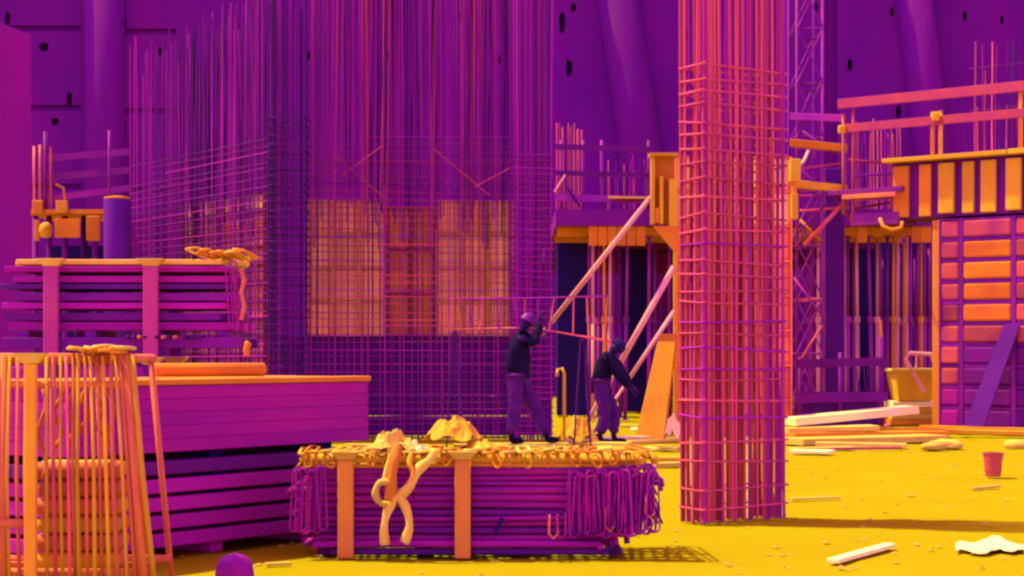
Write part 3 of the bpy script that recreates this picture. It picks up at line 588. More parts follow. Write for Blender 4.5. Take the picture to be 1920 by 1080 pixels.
tag(MB().tube([P(452, 505, UD-.1), P(458, 525, UD-.1), P(452, 548, UD-.1), P(458, 575, UD-.1), P(452, 600, UD-.1)], .016, 6).build('tie_strap', 'rebar_orange'), 'loose orange strap hanging from the wrapped plank ends', 'strap')

# front stillage with the rebar stirrup bundle
FD = 12.15; k = FD/F
fcx = (880-960)*k
stillage('front steel stillage with two amber flared posts, holding the rebar bundle on yellow ground', fcx, FD+.42, 0, 2.2, .84, [(650-960)*k, (868-960)*k], .62, 'post', 'rebar_dark', pw=.10, rh=.035)
zz = .06; row = 0; NB = 0
while zz < .645:
    r = random.choice((.016, .02, .024)); hot = zz > .54  # upper bars go amber, painting sunlight onto the bundle's top
    for q in range(5):
        xa = (556-960)*k+random.uniform(-.04, .10); xb = (1222-960)*k+random.uniform(-.22, .05)
        if zz < .2: xb -= .18; xa += .06
        yy = FD+.01+q*.17+rj(.025); j_ = lambda: rj(.010)
        pts = [(xa-.012, yy-.02, zz+r-.02), (xa, yy, zz+r), (xa*.75+xb*.25, yy+j_(), zz+r+j_()*.6), (xa*.5+xb*.5, yy+j_(), zz+r+j_()*.6), (xa*.25+xb*.75, yy+j_(), zz+r+j_()*.6), (xb, yy, zz+r), (xb+.015, yy-.025, zz+r-.012), (xb+.02, yy-.035, zz+r-.05-rj(.02))]
        mm_ = random.choice(['amber', 'orange', 'tarp_sunlit', 'amber', 'yellow']) if hot else random.choice(['tarp', 'tarp', 'magenta', 'violet_board', 'plum', 'rebar', 'column_tie'])
        tag(MB().tube(pts, r, 8).build('steel_bar', mm_, smooth=True), 'long bar painted sunlit amber with bent ends on top of the front bundle' if hot else 'long magenta steel bar with bent ends packed in the front bundle', 'bar', 'bars painted as sunlit on top of the front bundle' if hot else 'bars packed in the front bundle')
    zz += 2*r+.001; row += 1
zb_ = zz
# closed stirrup links: one shared loop shape, stood up in rows or laid over the top
LINK = {}
def link_mesh(wd, h, r, m):
    key = (round(wd, 3), round(h, 3), r, m)
    if key not in LINK:
        n = 5; pts = [Vector((wd/2*math.cos(math.pi*q/n), 0, h/2-wd/2+wd/2*math.sin(math.pi*q/n))) for q in range(n+1)]
        pts += [Vector((-wd/2*math.cos(math.pi*q/n), 0, -h/2+wd/2-wd/2*math.sin(math.pi*q/n))) for q in range(n+1)]
        b = MB(); b.tube(pts+[pts[0]], r, 6, cap=False)
        me = bpy.data.meshes.new('link'); me.from_pydata(b.v, [], b.f)
        for p in me.polygons: p.use_smooth = True
        me.materials.append(MATS[m]); LINK[key] = me
    return LINK[key]
def link(c, rot, wd, h, r, m, label, group):
    o = bpy.data.objects.new('stirrup_link', link_mesh(wd, h, r, m)); COL.objects.link(o); o.location = c; o.rotation_euler = rot
    return tag(o, label, 'stirrup', group)
def curtain(px0, px1, step, z0, h, D_, kk, lab, grp, rowsn=3):
    for rr in range(rowsn):
        px = px0+rj(3)
        while px < px1:
            hh_ = h*random.choice((1, 1, .94, .88))+rj(.015); wd = random.choice((.05, .062, .075))
            link(((px-960)*kk, D_-.035+rr*.045+rj(.012), z0+hh_/2+rj(.018)), (rj(.10), rj(.07), rj(.5)), wd, round(hh_, 2), random.choice((.006, .008)), random.choice(['tarp', 'tarp', 'magenta', 'violet_board', 'tarp']), lab, grp)
            px += step*random.uniform(.7, 1.25)
def toplinks(px0, px1, step, z, D_, W_, kk, lab, grp, mats=('amber', 'orange', 'yellow', 'straw')):
    px = px0
    while px < px1:
        L_ = W_*random.choice((1.0, 1.05, .97)); dr = random.uniform(.02, .10)
        link(((px-960)*kk, D_+W_/2-.06+rj(.03), z+rj(.012)), (R(90)-dr*.5, rj(.15), rj(.09)), random.choice((.06, .075, .09)), round(L_, 2), random.choice((.009, .012)), random.choice(mats), lab, grp)
        px += step*random.uniform(.7, 1.3)
curtain(1075, 1226, 9, .15, .42, FD-.05, k, 'thin upright stirrup link hooked on the far end of the front bundle', 'upright stirrups at the far end of the front bundle', 2)
curtain(560, 612, 10, .17, .40, FD-.05, k, 'thin upright stirrup link at the crate end of the front bundle', 'upright stirrups at the crate end of the front bundle', 1)
toplinks(560, 1226, 19, zb_+.012, FD-.02, .9, k, 'stirrup link painted sunlit amber, laid flat across the top of the front bundle', 'flat stirrups on top of the front bundle')  # amber links put the sunlit top into their own colour
for j in range(17):
    x = (580+j*38+rj(10)-960)*k
    link((x+rj(.02), FD-.06+rj(.015), zb_-.02+rj(.02)), (rj(.2), rj(.9), rj(.8)), .05, .09, .007, random.choice(['amber', 'orange', 'tarp_sunlit']), 'short stirrup link painted sunlit amber, drooping over the front edge of the bundle', 'drooping stirrups on the front bundle')  # amber again for the painted sunlit edge
for j in range(13):
    x = (1030+j*15-960)*k; z = .16+.0015*j*j*.6
    p = [(x, FD-.09, z+.12), (x-.005, FD-.10, z), (x+.025, FD-.11, z-.03), (x+.05, FD-.10, z), (x+.05, FD-.07, z+.12)]
    if j not in (2, 6): tag(MB().tube(p, .007, 6).build('hooked_bar_end', random.choice(['rebar_orange', 'column_tie', 'rebar_dark']), smooth=True), 'hooked stirrup end sticking out under the lumpy magenta tarpaulin', 'bar', 'hooked bar ends of the front bundle')
for j in range(4):
    x = (1212+j*5-960)*k; z = .52-j*.09
    tag(MB().tube([(x-.05, FD-.04, z+.1), (x+.01, FD-.07, z+.05), (x+.045, FD-.08, z-.03)], .007, 6).build('stirrup_tip', 'rebar_dark', smooth=True), 'dark stirrup tip curving out at the tarpaulin end of the bundle', 'bar', 'stirrup tips of the front bundle')
for px, py in ((570, 985), (935, 985)):
    tag(MB().beam(P(px-7, py+14, FD-.06), P(px+7, py-14, FD-.05), .014, .02).build('marking_tag', 'navy'), 'small slanted dark tag tied to the front bundle', 'tag', 'dark tags on the front bundle')
kU = UD/F
curtain(436, 452, 9, zU+.2, zpl-zU-.24, UD-.03, kU, 'upright magenta stirrup link on the plank ends in the upper stillage', 'upright stirrups in the upper stillage', 1)
toplinks(370, 452, 9, zpl+.02, UD, .9, kU, 'stirrup link painted sunlit amber, laid flat on top of the upper stillage', 'flat stirrups on top of the upper stillage')  # same painted sunlight along the upper stillage top
# yellow lifting sling hanging over the bundle
sl = thing('lifting_sling', P(750, 1020, FD-.14), 'tangled yellow webbing sling hanging down the front of the rebar bundle', 'sling')
def ribbon(pts, wpx, m='straw', D=FD-.17):
    b = MB(); P3 = [P(x, y, D+dz) for x, y, dz in pts]; C = []
    for i in range(len(P3)-1):
        p0, p1, p2, p3 = P3[max(i-1, 0)], P3[i], P3[i+1], P3[min(i+2, len(P3)-1)]
        for t in (0, .25, .5, .75):
            C.append(.5*((2*p1)+(p2-p0)*t+(2*p0-5*p1+4*p2-p3)*t*t+(3*p1-p0-3*p2+p3)*t**3))
    C.append(P3[-1]); vs = []; n = len(C)
    for i, c in enumerate(C):
        tg = (C[min(i+1, n-1)]-C[max(i-1, 0)]).normalized(); sd2 = tg.cross(Vector((0.25*math.sin(i*.7), -1, 0))).normalized()*wpx*k*.40*(1+.2*math.sin(i*.9)); vs += [c-sd2, c, c+sd2]
        vs[-2].y -= .012
    b.add(vs, [(i*3+j, i*3+j+1, i*3+j+4, i*3+j+3) for i in range(n-1) for j in (0, 1)])
    return b.build('webbing', m, sl, smooth=True, solid=.005)
ribbon([(722, 1022, .02), (720, 990, 0), (728, 955, 0), (745, 932, -.01), (760, 950, 0), (768, 985, 0), (758, 1018, .01)], 19)
ribbon([(745, 935, 0), (770, 910, -.01), (785, 880, 0), (806, 862, .0), (818, 842, .02)], 21)
ribbon([(732, 940, -.01), (735, 900, -.02), (740, 860, -.01), (748, 835, .06)], 24, 'orange')
ribbon([(735, 905, -.02), (712, 905, -.02), (704, 925, -.01), (712, 942, 0), (726, 946, 0)], 15)
ribbon([(765, 912, 0), (775, 890, -.01), (768, 868, 0), (772, 850, .03)], 11, 'amber')
ribbon([(722, 905, 0), (728, 872, 0), (735, 850, .02)], 13, 'straw')
def crumple(name, label, c, sx, sy, sz, seed, m, cat='tarpaulin'):
    """a thin sheet thrown down in sharp folds with a ragged outline"""
    b = MB(); n = 20
    def fn(u, v):
        a, t = (u-.5)*2, (v-.5)*2; rr = max(abs(a), abs(t)); ra = math.hypot(a, t) or 1
        rad = rr*(1+.35*nz(a/ra*1.3+seed, t/ra*1.3, 2)); dx, dy = a/ra*rad, t/ra*rad
        f1 = 1-abs(nz(dx*1.6+seed, dy*1.6, seed))*2.6; f2 = 1-abs(nz(dx*3.4+seed, dy*3.4, seed+4))*2.2
        z_ = max(0, (1-rad*rad*.8))*(.55+.75*f1+.3*f2)
        return (c.x+dx*sx*1.5, c.y+dy*sy*1.3, c.z-sz*.6+sz*1.25*max(z_, .0)+.004)
    b.grid(fn, n, n); return tag(b.build(name, m, smooth=False, solid=.006), label, cat)
crumple('crumpled_sheet', 'larger crumpled yellow sheet heaped on the bundle between the posts', P(850, 806, FD+.35)+up*-.02, .12, .14, .09, 3.1, 'yellow')
crumple('crumpled_sheet', 'crumpled straw-yellow cloth at the top of the hanging sling', P(735, 830, FD+.1), .10, .12, .075, 8.4, 'straw')
crumple('crumpled_sheet', 'small yellow rag on the bundle next to the larger crumpled sheet', P(900, 836, FD+.3), .07, .1, .035, 5.5, 'yellow')
crumple('crumpled_sheet', 'pale bright rag wedged between the two crumpled yellow sheets', P(778, 842, FD+.2), .06, .1, .05, 1.5, 'pale')

# ================================================================== orange rack at the left
RD = 10.25; k = RD/F
rk = thing('barred_rack', G(120, RD+.3), 'orange steel rack of upright bars flaring outwards at its foot', 'rack')
def rx(px): return (px-960)*k
for (xt, xb, r, m) in ((-70, -75, .020, 'rack'), (-25, -30, .014, 'rack'), (4, 8, .022, 'rack'), (14, 18, .012, 'amber'), (30, 36, .011, 'rack'), (46, 50, .010, 'amber'), (84, 88, .010, 'amber'), (96, 106, .011, 'rebar_hot'), (110, 118, .009, 'amber'), (120, 132, .010, 'rebar_hot'), (134, 141, .009, 'rack'),
        (143, 150, .013, 'amber'), (156, 163, .009, 'rack'), (166, 180, .011, 'amber'), (180, 192, .009, 'rack'), (190, 205, .011, 'amber'), (205, 222, .012, 'rack'), (213, 240, .010, 'amber'), (222, 256, .013, 'rack'), (230, 266, .013, 'rack'), (236, 276, .017, 'rack'), (244, 290, .017, 'amber')):
    MB().tube([(rx(xb), RD+rj(.02), 0), (rx((xt+xb)/2)+rj(.012), RD+rj(.015), .65), (rx(xt), RD+.04, 1.28)], r, 10).build('upright_bar', m, rk, smooth=True)
for (xt, xb) in ((-60, -60), (40, 40), (130, 140), (200, 225), (236, 275)):
    MB().tube([(rx(xb), RD+.75, 0), (rx(xt), RD+.7, 1.28)], .018, 8).build('rear_bar', 'rack', rk, smooth=True)
MB().box((rx(62), RD-.05, .62), (.065, .05, 1.24)).build('post', 'amber', rk, bevel=.01)
MB().hexa([(rx(62)+p*.085, RD-.05+q*.05, 1.241) for p, q in ((-.5, -.5), (.5, -.5), (.5, .5), (-.5, .5))], [(rx(62)+p*.17, RD-.05+q*.11, 1.295) for p, q in ((-.5, -.5), (.5, -.5), (.5, .5), (-.5, .5))]).build('cup', 'straw', rk)
for z, x1_, r, y in ((1.265, 242, .03, RD+.075), (1.125, 246, .02, RD+.04), (1.265, 240, .025, RD+.69), (.39, 64, .022, RD-.03), (.12, 276, .022, RD+.03), (.12, 276, .022, RD+.72)):
    MB().tube([(rx(-110), y, z), (rx(x1_), y, z)], r, 10).build('cross_rail', 'rack', rk, smooth=True)
for x in (-60, 90, 242): MB().tube([(rx(x), RD+.05, 1.265), (rx(x), RD+.7, 1.265)], .022, 8).build('end_rail', 'rack', rk, smooth=True)
for y in (RD+.05, RD+.7): MB().box((rx(80), (y+RD+.37)/2, .1), (1.0, .06, .04)).build('shelf_bar', 'rack', rk)
for j in range(6):
    for q in range(3):
        xa, xb = rx(50+rj(5)), rx(212+rj(6)); y = RD+.2+q*.105; z = .165+j*.098
        tag(MB().tube([(xa, y, z), (xa+.02, y, z), (xb-.02, y, z), (xb, y, z)], [.03, .047, .047, .03], 12).build('short_tube', 'amber' if random.random() < .4 else 'rack', smooth=True), 'short round-ended orange tube stacked inside the barred rack', 'tube', 'short tubes in the orange rack')
for j in range(6):
    x, y0 = rx(72+j*26+rj(4)), 1.10-.0*j; h_ = random.uniform(.18, .5)
    pts = [(x+.02*math.sin(t*9+j), RD+.12+.02*math.cos(t*9), y0-h_*t) for t in [q/14 for q in range(15)]]
    tag(MB().tube(pts, .012, 6).build('hanging_chain', 'rack', smooth=True), 'wavy orange chain hanging inside the barred rack', 'chain', 'chains in the orange rack')
toplinks(146, 234, 10, 1.315, RD-.02, .25, RD/F, 'sunlit yellow stirrup link lying on the top rail of the barred rack', 'stirrups on the rack')

# hard hat on the ground
hh = thing('hard_hat', G(440, 10.9), 'purple domed hard hat lying on the yellow ground before the crate', 'hard hat')
c = G(440, 10.9)
MB().lathe(c, [(.112, .003), (.110, .05), (.100, .10), (.075, .135), (.04, .150), (.005, .155)], 24).build('shell', 'tarp', hh, smooth=True)
MB().lathe(c+Vector((0, -.02, 0)), [(.135, 0), (.138, .008), (.118, .014)], 24).build('brim', 'rebar_hot', hh, smooth=True)
MB().tube([c+Vector((0, y_, z_)) for y_, z_ in ((-.106, .07), (-.098, .102), (-.075, .134), (-.04, .151), (0, .156), (.04, .151), (.075, .134), (.1, .10))], .007, 8).build('crest', 'tarp', hh, smooth=True)

# ================================================================== beam cage being lifted
BD = 25.4
bc = thing('beam_cage', P(990, 636, BD), 'light rebar beam cage held up by the worker with raised arms', 'rebar cage')
ends = {}
for yo in (0, .32):
    a, b = P(842, 562, BD+yo), P(1142, 556, BD+yo); bar(bc, a, b, .009, 'rebar_dark' if yo else 'rebar', 'level_bar'); e, f_ = P(842, 618, BD+yo), P(1146, 642, BD+yo)
    mid = P(1010, 616, BD+yo); bar(bc, e, mid, .010, 'rebar_orange' if not yo else 'rebar', 'level_bar'); bar(bc, mid, f_, .010, 'rebar_hot', 'level_bar')
for px in (846, 862, 882, 902, 938, 968, 984, 1008, 1034, 1075, 1102, 1136):
    yb = 618 if px < 1010 else 616+(px-1010)*26/136
    s = rj(5); q = [P(px+s, 560, BD), P(px-s, yb, BD), P(px-s, yb, BD+.32), P(px+s, 560, BD+.32), P(px+s+1, 559, BD)]
    MB().tube(q, .0095, 6).build('stirrup', random.choice(['rebar_hot', 'rebar_orange', 'rebar']), bc)
for px, D_ in ((853, BD+.16), (1092, BD+.16)):
    tr = thing('trestle', G(px, D_), ['thin trestle carrying the beam cage by the wide mesh', 'thin trestle carrying the beam cage between the two workers'][px > 1000], 'trestle')
    zt = Z(618 if px < 1000 else 632, BD)-.035
    for s in (-1, 1):
        for y_ in (-.25, .25): bar(tr, G(px+s*16, D_+y_), G(px+s*3, D_+y_*.6, zt), .012, 'rebar_dark', 'leg')
    MB().beam(G(px, D_-.25, zt), G(px, D_+.25, zt), .06, .04).build('head_bar', 'rebar_dark', tr)

# ================================================================== people
def skin_mesh(name, verts, edges, radii, m, parent, sub=2, rootv=0):
    base = rootloc(parent); me = bpy.data.meshes.new(name); me.from_pydata([Vector(v)-base for v in verts], edges, [])
    o = bpy.data.objects.new(name, me); COL.objects.link(o); o.parent = parent
    md = o.modifiers.new('skin', 'SKIN'); md.use_smooth_shade = True; md.branch_smoothing = .5
    if not me.skin_vertices: 
        bpy.context.view_layer.objects.active = o
        me.attributes
    sv = me.skin_vertices[0].data
    for i, r_ in enumerate(radii): sv[i].radius = r_ if isinstance(r_, tuple) else (r_, r_)
    sv[rootv].use_root = True
    ss = o.modifiers.new('sub', 'SUBSURF'); ss.levels = sub; ss.render_levels = sub
    dg = bpy.context.evaluated_depsgraph_get(); dg.update(); nm = bpy.data.meshes.new_from_object(o.evaluated_get(dg)); o.modifiers.clear(); o.data = nm
    if name in ('jacket', 'trousers'):
        for v in nm.vertices: q = v.co; v.co = q+v.normal*(.022*nz(q.x*7, q.y*7, q.z*11)+.016*nz(q.x*15+3, q.y*15, q.z*24))
    for p in nm.polygons: p.use_smooth = True
    nm.materials.clear(); nm.materials.append(MATS[m]); return o
class Sk:
    def __init__(s): s.v = []; s.e = []; s.r = []
    def chain(s, start, pts):
        i = start
        for p, r_ in pts:
            s.v.append(Vector(p)); s.r.append(r_); j = len(s.v)-1
            if i is not None: s.e.append((i, j))
            i = j
        return i
def hand(sk, wi, w_, dirv, palmn, thumb):
    d_ = dirv.normalized(); n_ = palmn.normalized(); s_ = d_.cross(n_).normalized()
    pi = sk.chain(wi, [(w_+d_*.045, (.030, .02)), (w_+d_*.085, (.036, .018))])
    for q, ln in ((-.03, .062), (-.01, .075), (.01, .072), (.03, .055)):
        b0 = w_+d_*.10+s_*q
        sk.chain(pi, [(b0, .0095), (b0+d_*ln*.5+n_*ln*.25, .009), (b0+d_*ln*.62+n_*ln*.62, .008)])
    sk.chain(wi, [(w_+d_*.05+s_*thumb*.042, .012), (w_+d_*.085+s_*thumb*.055+n_*.02, .009)])
def person(label, J, fwd, jm='jacket', tm='trousers', hm='helmet', hands=((1, 0, 0), (1, 0, 0))):
    """J: joints in world space; one continuous body with clothes as children"""
    V = {k_: Vector(v) for k_, v in J.items()}
    base = (V['footL']+V['footR'])/2; base.z = min(V['footL'].z, V['footR'].z)-.04
    t = thing('person', base, label, 'person')
    fw = Vector(fwd).normalized()
    s = Sk(); pel = s.chain(None, [(V['pelvis'], (.15, .11))])
    ch = s.chain(pel, [(V['pelvis'].lerp(V['chest'], .5), (.135, .10)), (V['chest'], (.16, .11))])
    nk = s.chain(ch, [(V['neck'], .058)])
    hd = V['head']; hu = (hd-V['neck']).normalized()
    hi = s.chain(nk, [(hd-hu*.06, .074), (hd, (.086, .098)), (hd+hu*.075, (.074, .082))])
    s.chain(hi-1, [(hd+fw*.085-hu*.01, .022), (hd+fw*.112-hu*.022, .010)])          # nose
    sd3 = fw.cross(hu).normalized()
    for q in (-1, 1): s.chain(hi-1, [(hd+sd3*q*.078-hu*.01, .014)])                     # ears
    for sdk, th in (('L', 1), ('R', -1)):
        w_ = s.chain(ch, [(V['sh'+sdk], .062), (V['sh'+sdk].lerp(V['el'+sdk], .55), .050), (V['el'+sdk], .042), (V['el'+sdk].lerp(V['wr'+sdk], .4), .040), (V['wr'+sdk], .028)])
        hdir = V['hd'+sdk]-V['wr'+sdk]; hand(s, w_, V['wr'+sdk], hdir, fw if abs(hdir.normalized().dot(fw)) < .8 else Vector((0, 0, -1)), th)
        s.chain(pel, [(V['hip'+sdk], .092), (V['hip'+sdk].lerp(V['kn'+sdk], .5), .078), (V['kn'+sdk], .058), (V['kn'+sdk].lerp(V['an'+sdk], .35), .058), (V['an'+sdk], .04), (V['foot'+sdk], (.042, .034)), (V['foot'+sdk]+Vector((fw.x, fw.y, 0)).normalized()*.11, (.04, .026))])
    skin_mesh('body', s.v, s.e, s.r, 'skin', t)
    s = Sk(); pel = s.chain(None, [(V['pelvis'].lerp(V['chest'], -.22), (.185, .165))])
    ch = s.chain(pel, [(V['pelvis'].lerp(V['chest'], .5), (.22, .185)), (V['chest'], (.235, .195)), (V['chest'].lerp(V['neck'], .6), (.14, .12))])-1
    for sdk in 'LR': s.chain(ch, [(V['sh'+sdk], .105), (V['sh'+sdk].lerp(V['el'+sdk], .55), .088), (V['el'+sdk], .078), (V['el'+sdk].lerp(V['wr'+sdk], .5), .060), (V['el'+sdk].lerp(V['wr'+sdk], .93), .046)])
    skin_mesh('jacket', s.v, s.e, s.r, jm, t)
    s = Sk(); pel = s.chain(None, [(V['pelvis'], (.135, .12))])
    for sdk in 'LR': s.chain(pel, [(V['hip'+sdk], .118), (V['hip'+sdk].lerp(V['kn'+sdk], .5), .108), (V['kn'+sdk], .092), (V['kn'+sdk].lerp(V['an'+sdk], .5), .088), (V['kn'+sdk].lerp(V['an'+sdk], .93), .078)])
    skin_mesh('trousers', s.v, s.e, s.r, tm, t)
    for sdk in 'LR':
        f2 = Vector((fw.x, fw.y, 0)).normalized(); b = V['foot'+sdk]
        s = Sk(); s.chain(None, [(V['an'+sdk]+Vector((0, 0, .05)), .056), (b-f2*.03, (.055, .05)), (b+f2*.07, (.052, .042)), (b+f2*.14, (.046, .034))]); skin_mesh('boot', s.v, s.e, s.r, 'jacket', t)
    # hard hat: dome turned to the head's axis
    b = MB(); q_ = hu.to_track_quat('Z', 'Y').to_matrix(); n = 18
    prof = [(.128, .02), (.112, .026), (.108, .06), (.092, .10), (.06, .128), (.02, .138), (.002, .139)]
    vs = [hd+hu*.012+q_@Vector((r_*math.cos(2*math.pi*i/n), r_*math.sin(2*math.pi*i/n), z_)) for r_, z_ in prof for i in range(n)]
    b.add(vs, [(i*n+j, i*n+(j+1) % n, (i+1)*n+(j+1) % n, (i+1)*n+j) for i in range(len(prof)-1) for j in range(n)]); h_ = b.build('hard_hat', hm, t, smooth=True, solid=.006)
    return t
b_ = MB().box((P(990, 0, 25.5).x, 25.5, .055), (1.1, .9, .05)); z0 = .085
wb = tag(b_.build('work_board', 'straw', bevel=.01), 'flat straw board under the feet of the worker with raised arms', 'board')
for q in (-1, 1): tag(MB().box((P(990, 0, 25.5).x+q*.4, 25.5, .014), (.09, .9, .028)).build('batten', 'orange'), 'flat batten under the work board', 'batten', 'battens under the work board')
w1y = 25.42
def a1(px, py, dy=0): return P(px, py, w1y+dy)
J1 = dict(pelvis=a1(972, 708), chest=a1(972, 650), neck=a1(978, 622), head=a1(987, 606),
          shL=a1(972, 634, .17), shR=a1(978, 632, -.17), elL=a1(1004, 634, .2), elR=a1(1006, 640, -.2), wrL=a1(1011, 606, .12), wrR=a1(1011, 604, -.14), hdL=a1(1013, 590, .10), hdR=a1(1013, 587, -.12),
          hipL=a1(976, 714, .10), hipR=a1(966, 714, -.10), knL=a1(1006, 768, .13), knR=a1(965, 772, -.12), anL=a1(1024, 0, .14), anR=a1(958, 0, -.12), footL=a1(1030, 0, .14), footR=a1(964, 0, -.12))
for k_ in ('anL', 'anR'): J1[k_].z = z0+.1
for k_ in ('footL', 'footR'): J1[k_].z = z0+.045
person('person in a dark jacket standing with both arms raised to hold the beam cage', J1, (1, .25, .1))
w2y = 27.0
def a2(px, py, dy=0): return P(px, py, w2y+dy)
J2 = dict(pelvis=a2(1126, 716), chest=a2(1134, 672), neck=a2(1145, 660), head=a2(1154, 653),
          shL=a2(1142, 668, .17), shR=a2(1140, 670, -.17), elL=a2(1168, 702, .2), elR=a2(1164, 708, -.2), wrL=a2(1184, 722, .12), wrR=a2(1180, 728, -.12), hdL=a2(1192, 730, .10), hdR=a2(1188, 737, -.10),
          hipL=a2(1128, 722, .10), hipR=a2(1126, 722, -.10), knL=a2(1152, 772, .12), knR=a2(1134, 776, -.12), anL=a2(1150, 0, .13), anR=a2(1124, 0, -.12), footL=a2(1156, 0, .13), footR=a2(1130, 0, -.12))
for k_ in ('anL', 'anR'): J2[k_].z = .1
for k_ in ('footL', 'footR'): J2[k_].z = .045
person('person in dark work clothes bending forward towards the slanting props', J2, (1, .1, -.5), hm='navy')

# ================================================================== loose boards and small things
def board(label, x0, y0, x1, y1, wd, th, m, z=0, cat='board', group=None):
    """a board lying flat between two photo points on the ground"""
    D1 = F*H/(y0-HOR); D2 = F*H/(y1-HOR); a, b = G(x0, D1, z+th/2+.002), G(x1, D2, z+th/2+.002)
    return tag(MB().beam(a, b, wd, th).build('loose_board', m, bevel=min(.008, th*.3)), label, cat, group)
board('short pale offcut lying alone on the yellow ground by the rebar column shadow', 1562, 1057, 1668, 1027, .085, .03, 'pale')
board('thin pale slat lying beside the foot of the free-standing rebar column', 1482, 938, 1574, 935, .06, .02, 'straw')
board('thin pale slat lying on the ground near the bucket', 1822, 918, 1872, 914, .06, .02, 'straw')
board('small pale slat lying on the ground next to the hard hat', 498, 1062, 545, 1060, .05, .02, 'straw')
tp = MB(); tpn = 18
def tpf(u, v):
    x0_ = 1792+u*150; y_ = 1031-10*math.exp(-((u-.52)/.12)**2)-5*math.exp(-((u-.08)/.08)**2); wv = (7+7*math.exp(-((u-.45)/.2)**2))*(1 if u < .75 else .6)
    D_ = F*H/((y_+(v-.5)*2*wv)-HOR); p_ = G(x0_, D_, .012+.02*abs(nz(u*8, v*3, 2))); return p_
tp.grid(tpf, tpn, 5); tag(tp.build('torn_sheet', 'pale', smooth=True, solid=.006), 'torn pale strip of sheet lying crumpled on the yellow ground', 'sheet')
# planks near the column and the panel form
def plank(label, a, b, wd, th, m): return tag(MB().beam(a, b, wd, th).build('loose_plank', m, bevel=.006), label, 'plank')
plank('broad pale plank sloping up across the plank heap by the low barrier', G(1478, 29.0, .25), G(1708, 30.0, .40), .42, .12, 'pale')
plank('straw plank underneath the sloping pale plank in the heap', G(1470, 28.8, .13), G(1640, 29.0, .16), .5, .07, 'straw')
plank('orange plank at the bottom of the heap by the low barrier', G(1480, 28.5, .06), G(1768, 29.3, .06), .4, .08, 'orange')
plank('yellow plank lying in front of the heap by the low barrier', G(1484, 26.8, .05), G(1755, 27.8, .06), .6, .09, 'straw')
plank('long amber plank running from the plank heap towards the panel form', G(1620, 29.7, .13), G(1990, 29.1, .05), .25, .06, 'amber')
plank('narrow straw plank lying nearest the foot of the rebar column', G(1484, 25.2, .025), G(1600, 25.6, .025), .2, .04, 'straw')
plank('short pale board lying flat between the plank heap and the rebar column', G(1486, 24.6, .03), G(1560, 24.4, .03), .35, .04, 'pale')
plank('crooked straw board resting across the front of the plank heap', G(1530, 26.2, .05), G(1700, 25.9, .04), .22, .05, 'straw')
plank('thin dark batten lying on the yellow ground before the plank heap', G(1560, 25.3, .025), G(1690, 25.5, .025), .1, .03, 'rail_board')
for j, (px, D_) in enumerate(((1752, 25.4), (1775, 25.8), (1906, 25.9))):
    b = MB(); c = G(px, D_, .05); rr = (.13, .15, .13)[j]
    def fn(u, v, c=c, rr=rr, j=j):
        th, ph = u*2*math.pi, v*math.pi; d_ = Vector((math.cos(th)*math.sin(ph), math.sin(th)*math.sin(ph), math.cos(ph))); q = 1+.35*nz(d_.x*2+j*7, d_.y*2, d_.z*2); return (c.x+d_.x*rr*1.3*q, c.y+d_.y*rr*q, max(c.z+d_.z*rr*.55*q, 0))
    b.grid(fn, 16, 10); tag(b.build('stone', 'straw', smooth=True), ['smaller pale stone of the pair lying before the long timber', 'larger pale stone of the pair lying before the long timber', 'single pale stone lying before the panel form'][j], 'stone')
bu = thing('bucket', G(1862, 20), 'small dull orange tapered bucket standing alone on the yellow ground', 'bucket')
c = G(1862, 20)
MB().lathe(c, [(.075, .003), (.08, .012), (.1, .235), (.108, .24), (.108, .255), (.094, .255), (.088, .06), (.01, .05)], 22).build('pail', 'bucket', bu, smooth=False)
MB().tube([c+Vector((.108*math.cos(t), -.11*math.sin(t)*.5, .24-.07*math.sin(t))) for t in [math.pi*q/8 for q in range(9)]], .004, 6).build('handle', 'rebar_dark', bu, smooth=True)
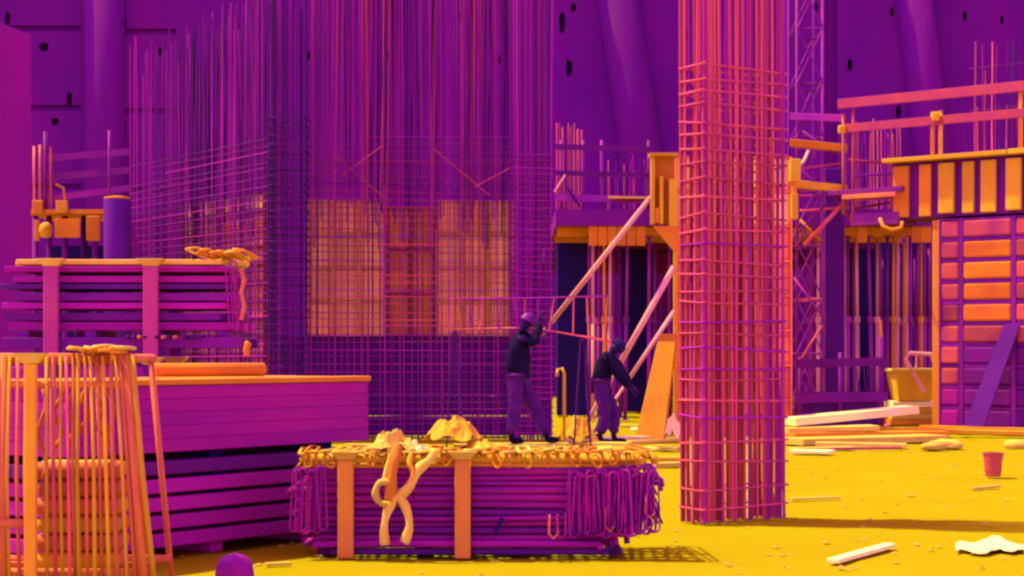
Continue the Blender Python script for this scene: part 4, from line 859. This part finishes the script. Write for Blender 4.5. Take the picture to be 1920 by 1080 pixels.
# litter of slats between the bundle and the workers
random.seed(5)
SLOTS = [(1052, 828, 1210, 824), (1060, 836, 1180, 838), (1100, 848, 1250, 843), (1180, 832, 1272, 828), (1190, 808, 1275, 806), (1165, 800, 1272, 802), (1215, 862, 1275, 862), (1220, 876, 1276, 874), (1100, 858, 1190, 856), (1240, 845, 1276, 846)]
LN = ['by the boots of the bending worker', 'between the bundle and the bending worker', 'just beyond the tarpaulin end of the bundle', 'at the foot of the leaning orange board', 'beside the leaning orange board', 'under the slanting props',
      'near the tarpaulin, beside the rebar column', 'beside the foot of the rebar column', 'behind the lumpy tarpaulin', 'between the tarpaulin and the rebar column']
for j, (x0_, y0_, x1_, y1_) in enumerate(SLOTS):
    board('loose bright slat lying '+LN[j], x0_, y0_, x1_, y1_, random.uniform(.12, .3), random.uniform(.03, .06), ['pale', 'straw', 'yellow', 'straw'][j % 4])
crumple('crumpled_sheet', 'crumpled yellow and orange sheeting on the ground between the two workers', G(1082, 26.6, .18), .18, .2, .22, 2.2, 'amber')
crumple('crumpled_sheet', 'pale sack lying by the foot of the tall wall shutter', G(1262, 28.2, .16), .09, .12, .2, 9.2, 'pale', 'sack')
hk = MB().tube([G(1058, 26.3, 0), G(1058, 26.3, Z(700, 26.3)), P(1054, 690, 26.3), P(1046, 692, 26.3), P(1044, 706, 26.3)], .022, 8)
tag(hk.build('hooked_bar', 'amber', smooth=True), 'upright amber bar with a hooked top beside the worker with raised arms', 'bar')
# far ground clutter under the deck
for j in range(9):
    p_ = G(1490+j*20, 33.2+rj(.3)); 
    tag(MB().tube([p_+Vector((0, 0, .03)), p_+Vector((.12+rj(.05), .05, .03))], .028, 8).build('pipe_piece', 'pink_tube', smooth=True), 'short pale pipe piece lying behind the low barrier', 'pipe', 'pipe pieces behind the low barrier')
# gravel and crumbs
pb = MB(); random.seed(9)
for q in range(700):
    D_ = random.uniform(10.5, 30); px = random.uniform(-100, 2050); c = G(px, D_); s = random.uniform(.006, .02)*(1+.6*(random.random() < .06))
    vs = [c+Vector((rj(s)+s*x_, rj(s)+s*y_, max(-.02, s*.55*z_))) for x_, y_, z_ in ((-1, -1, 0), (1, -1, 0), (1, 1, 0), (-1, 1, 0), (0, 0, 1))]
    pb.add(vs, [(0, 1, 4), (1, 2, 4), (2, 3, 4), (3, 0, 4)])
tag(pb.build('gravel', 'pebble'), 'scattered fine gravel crumbs on the yellow ground', 'gravel', kind='stuff')
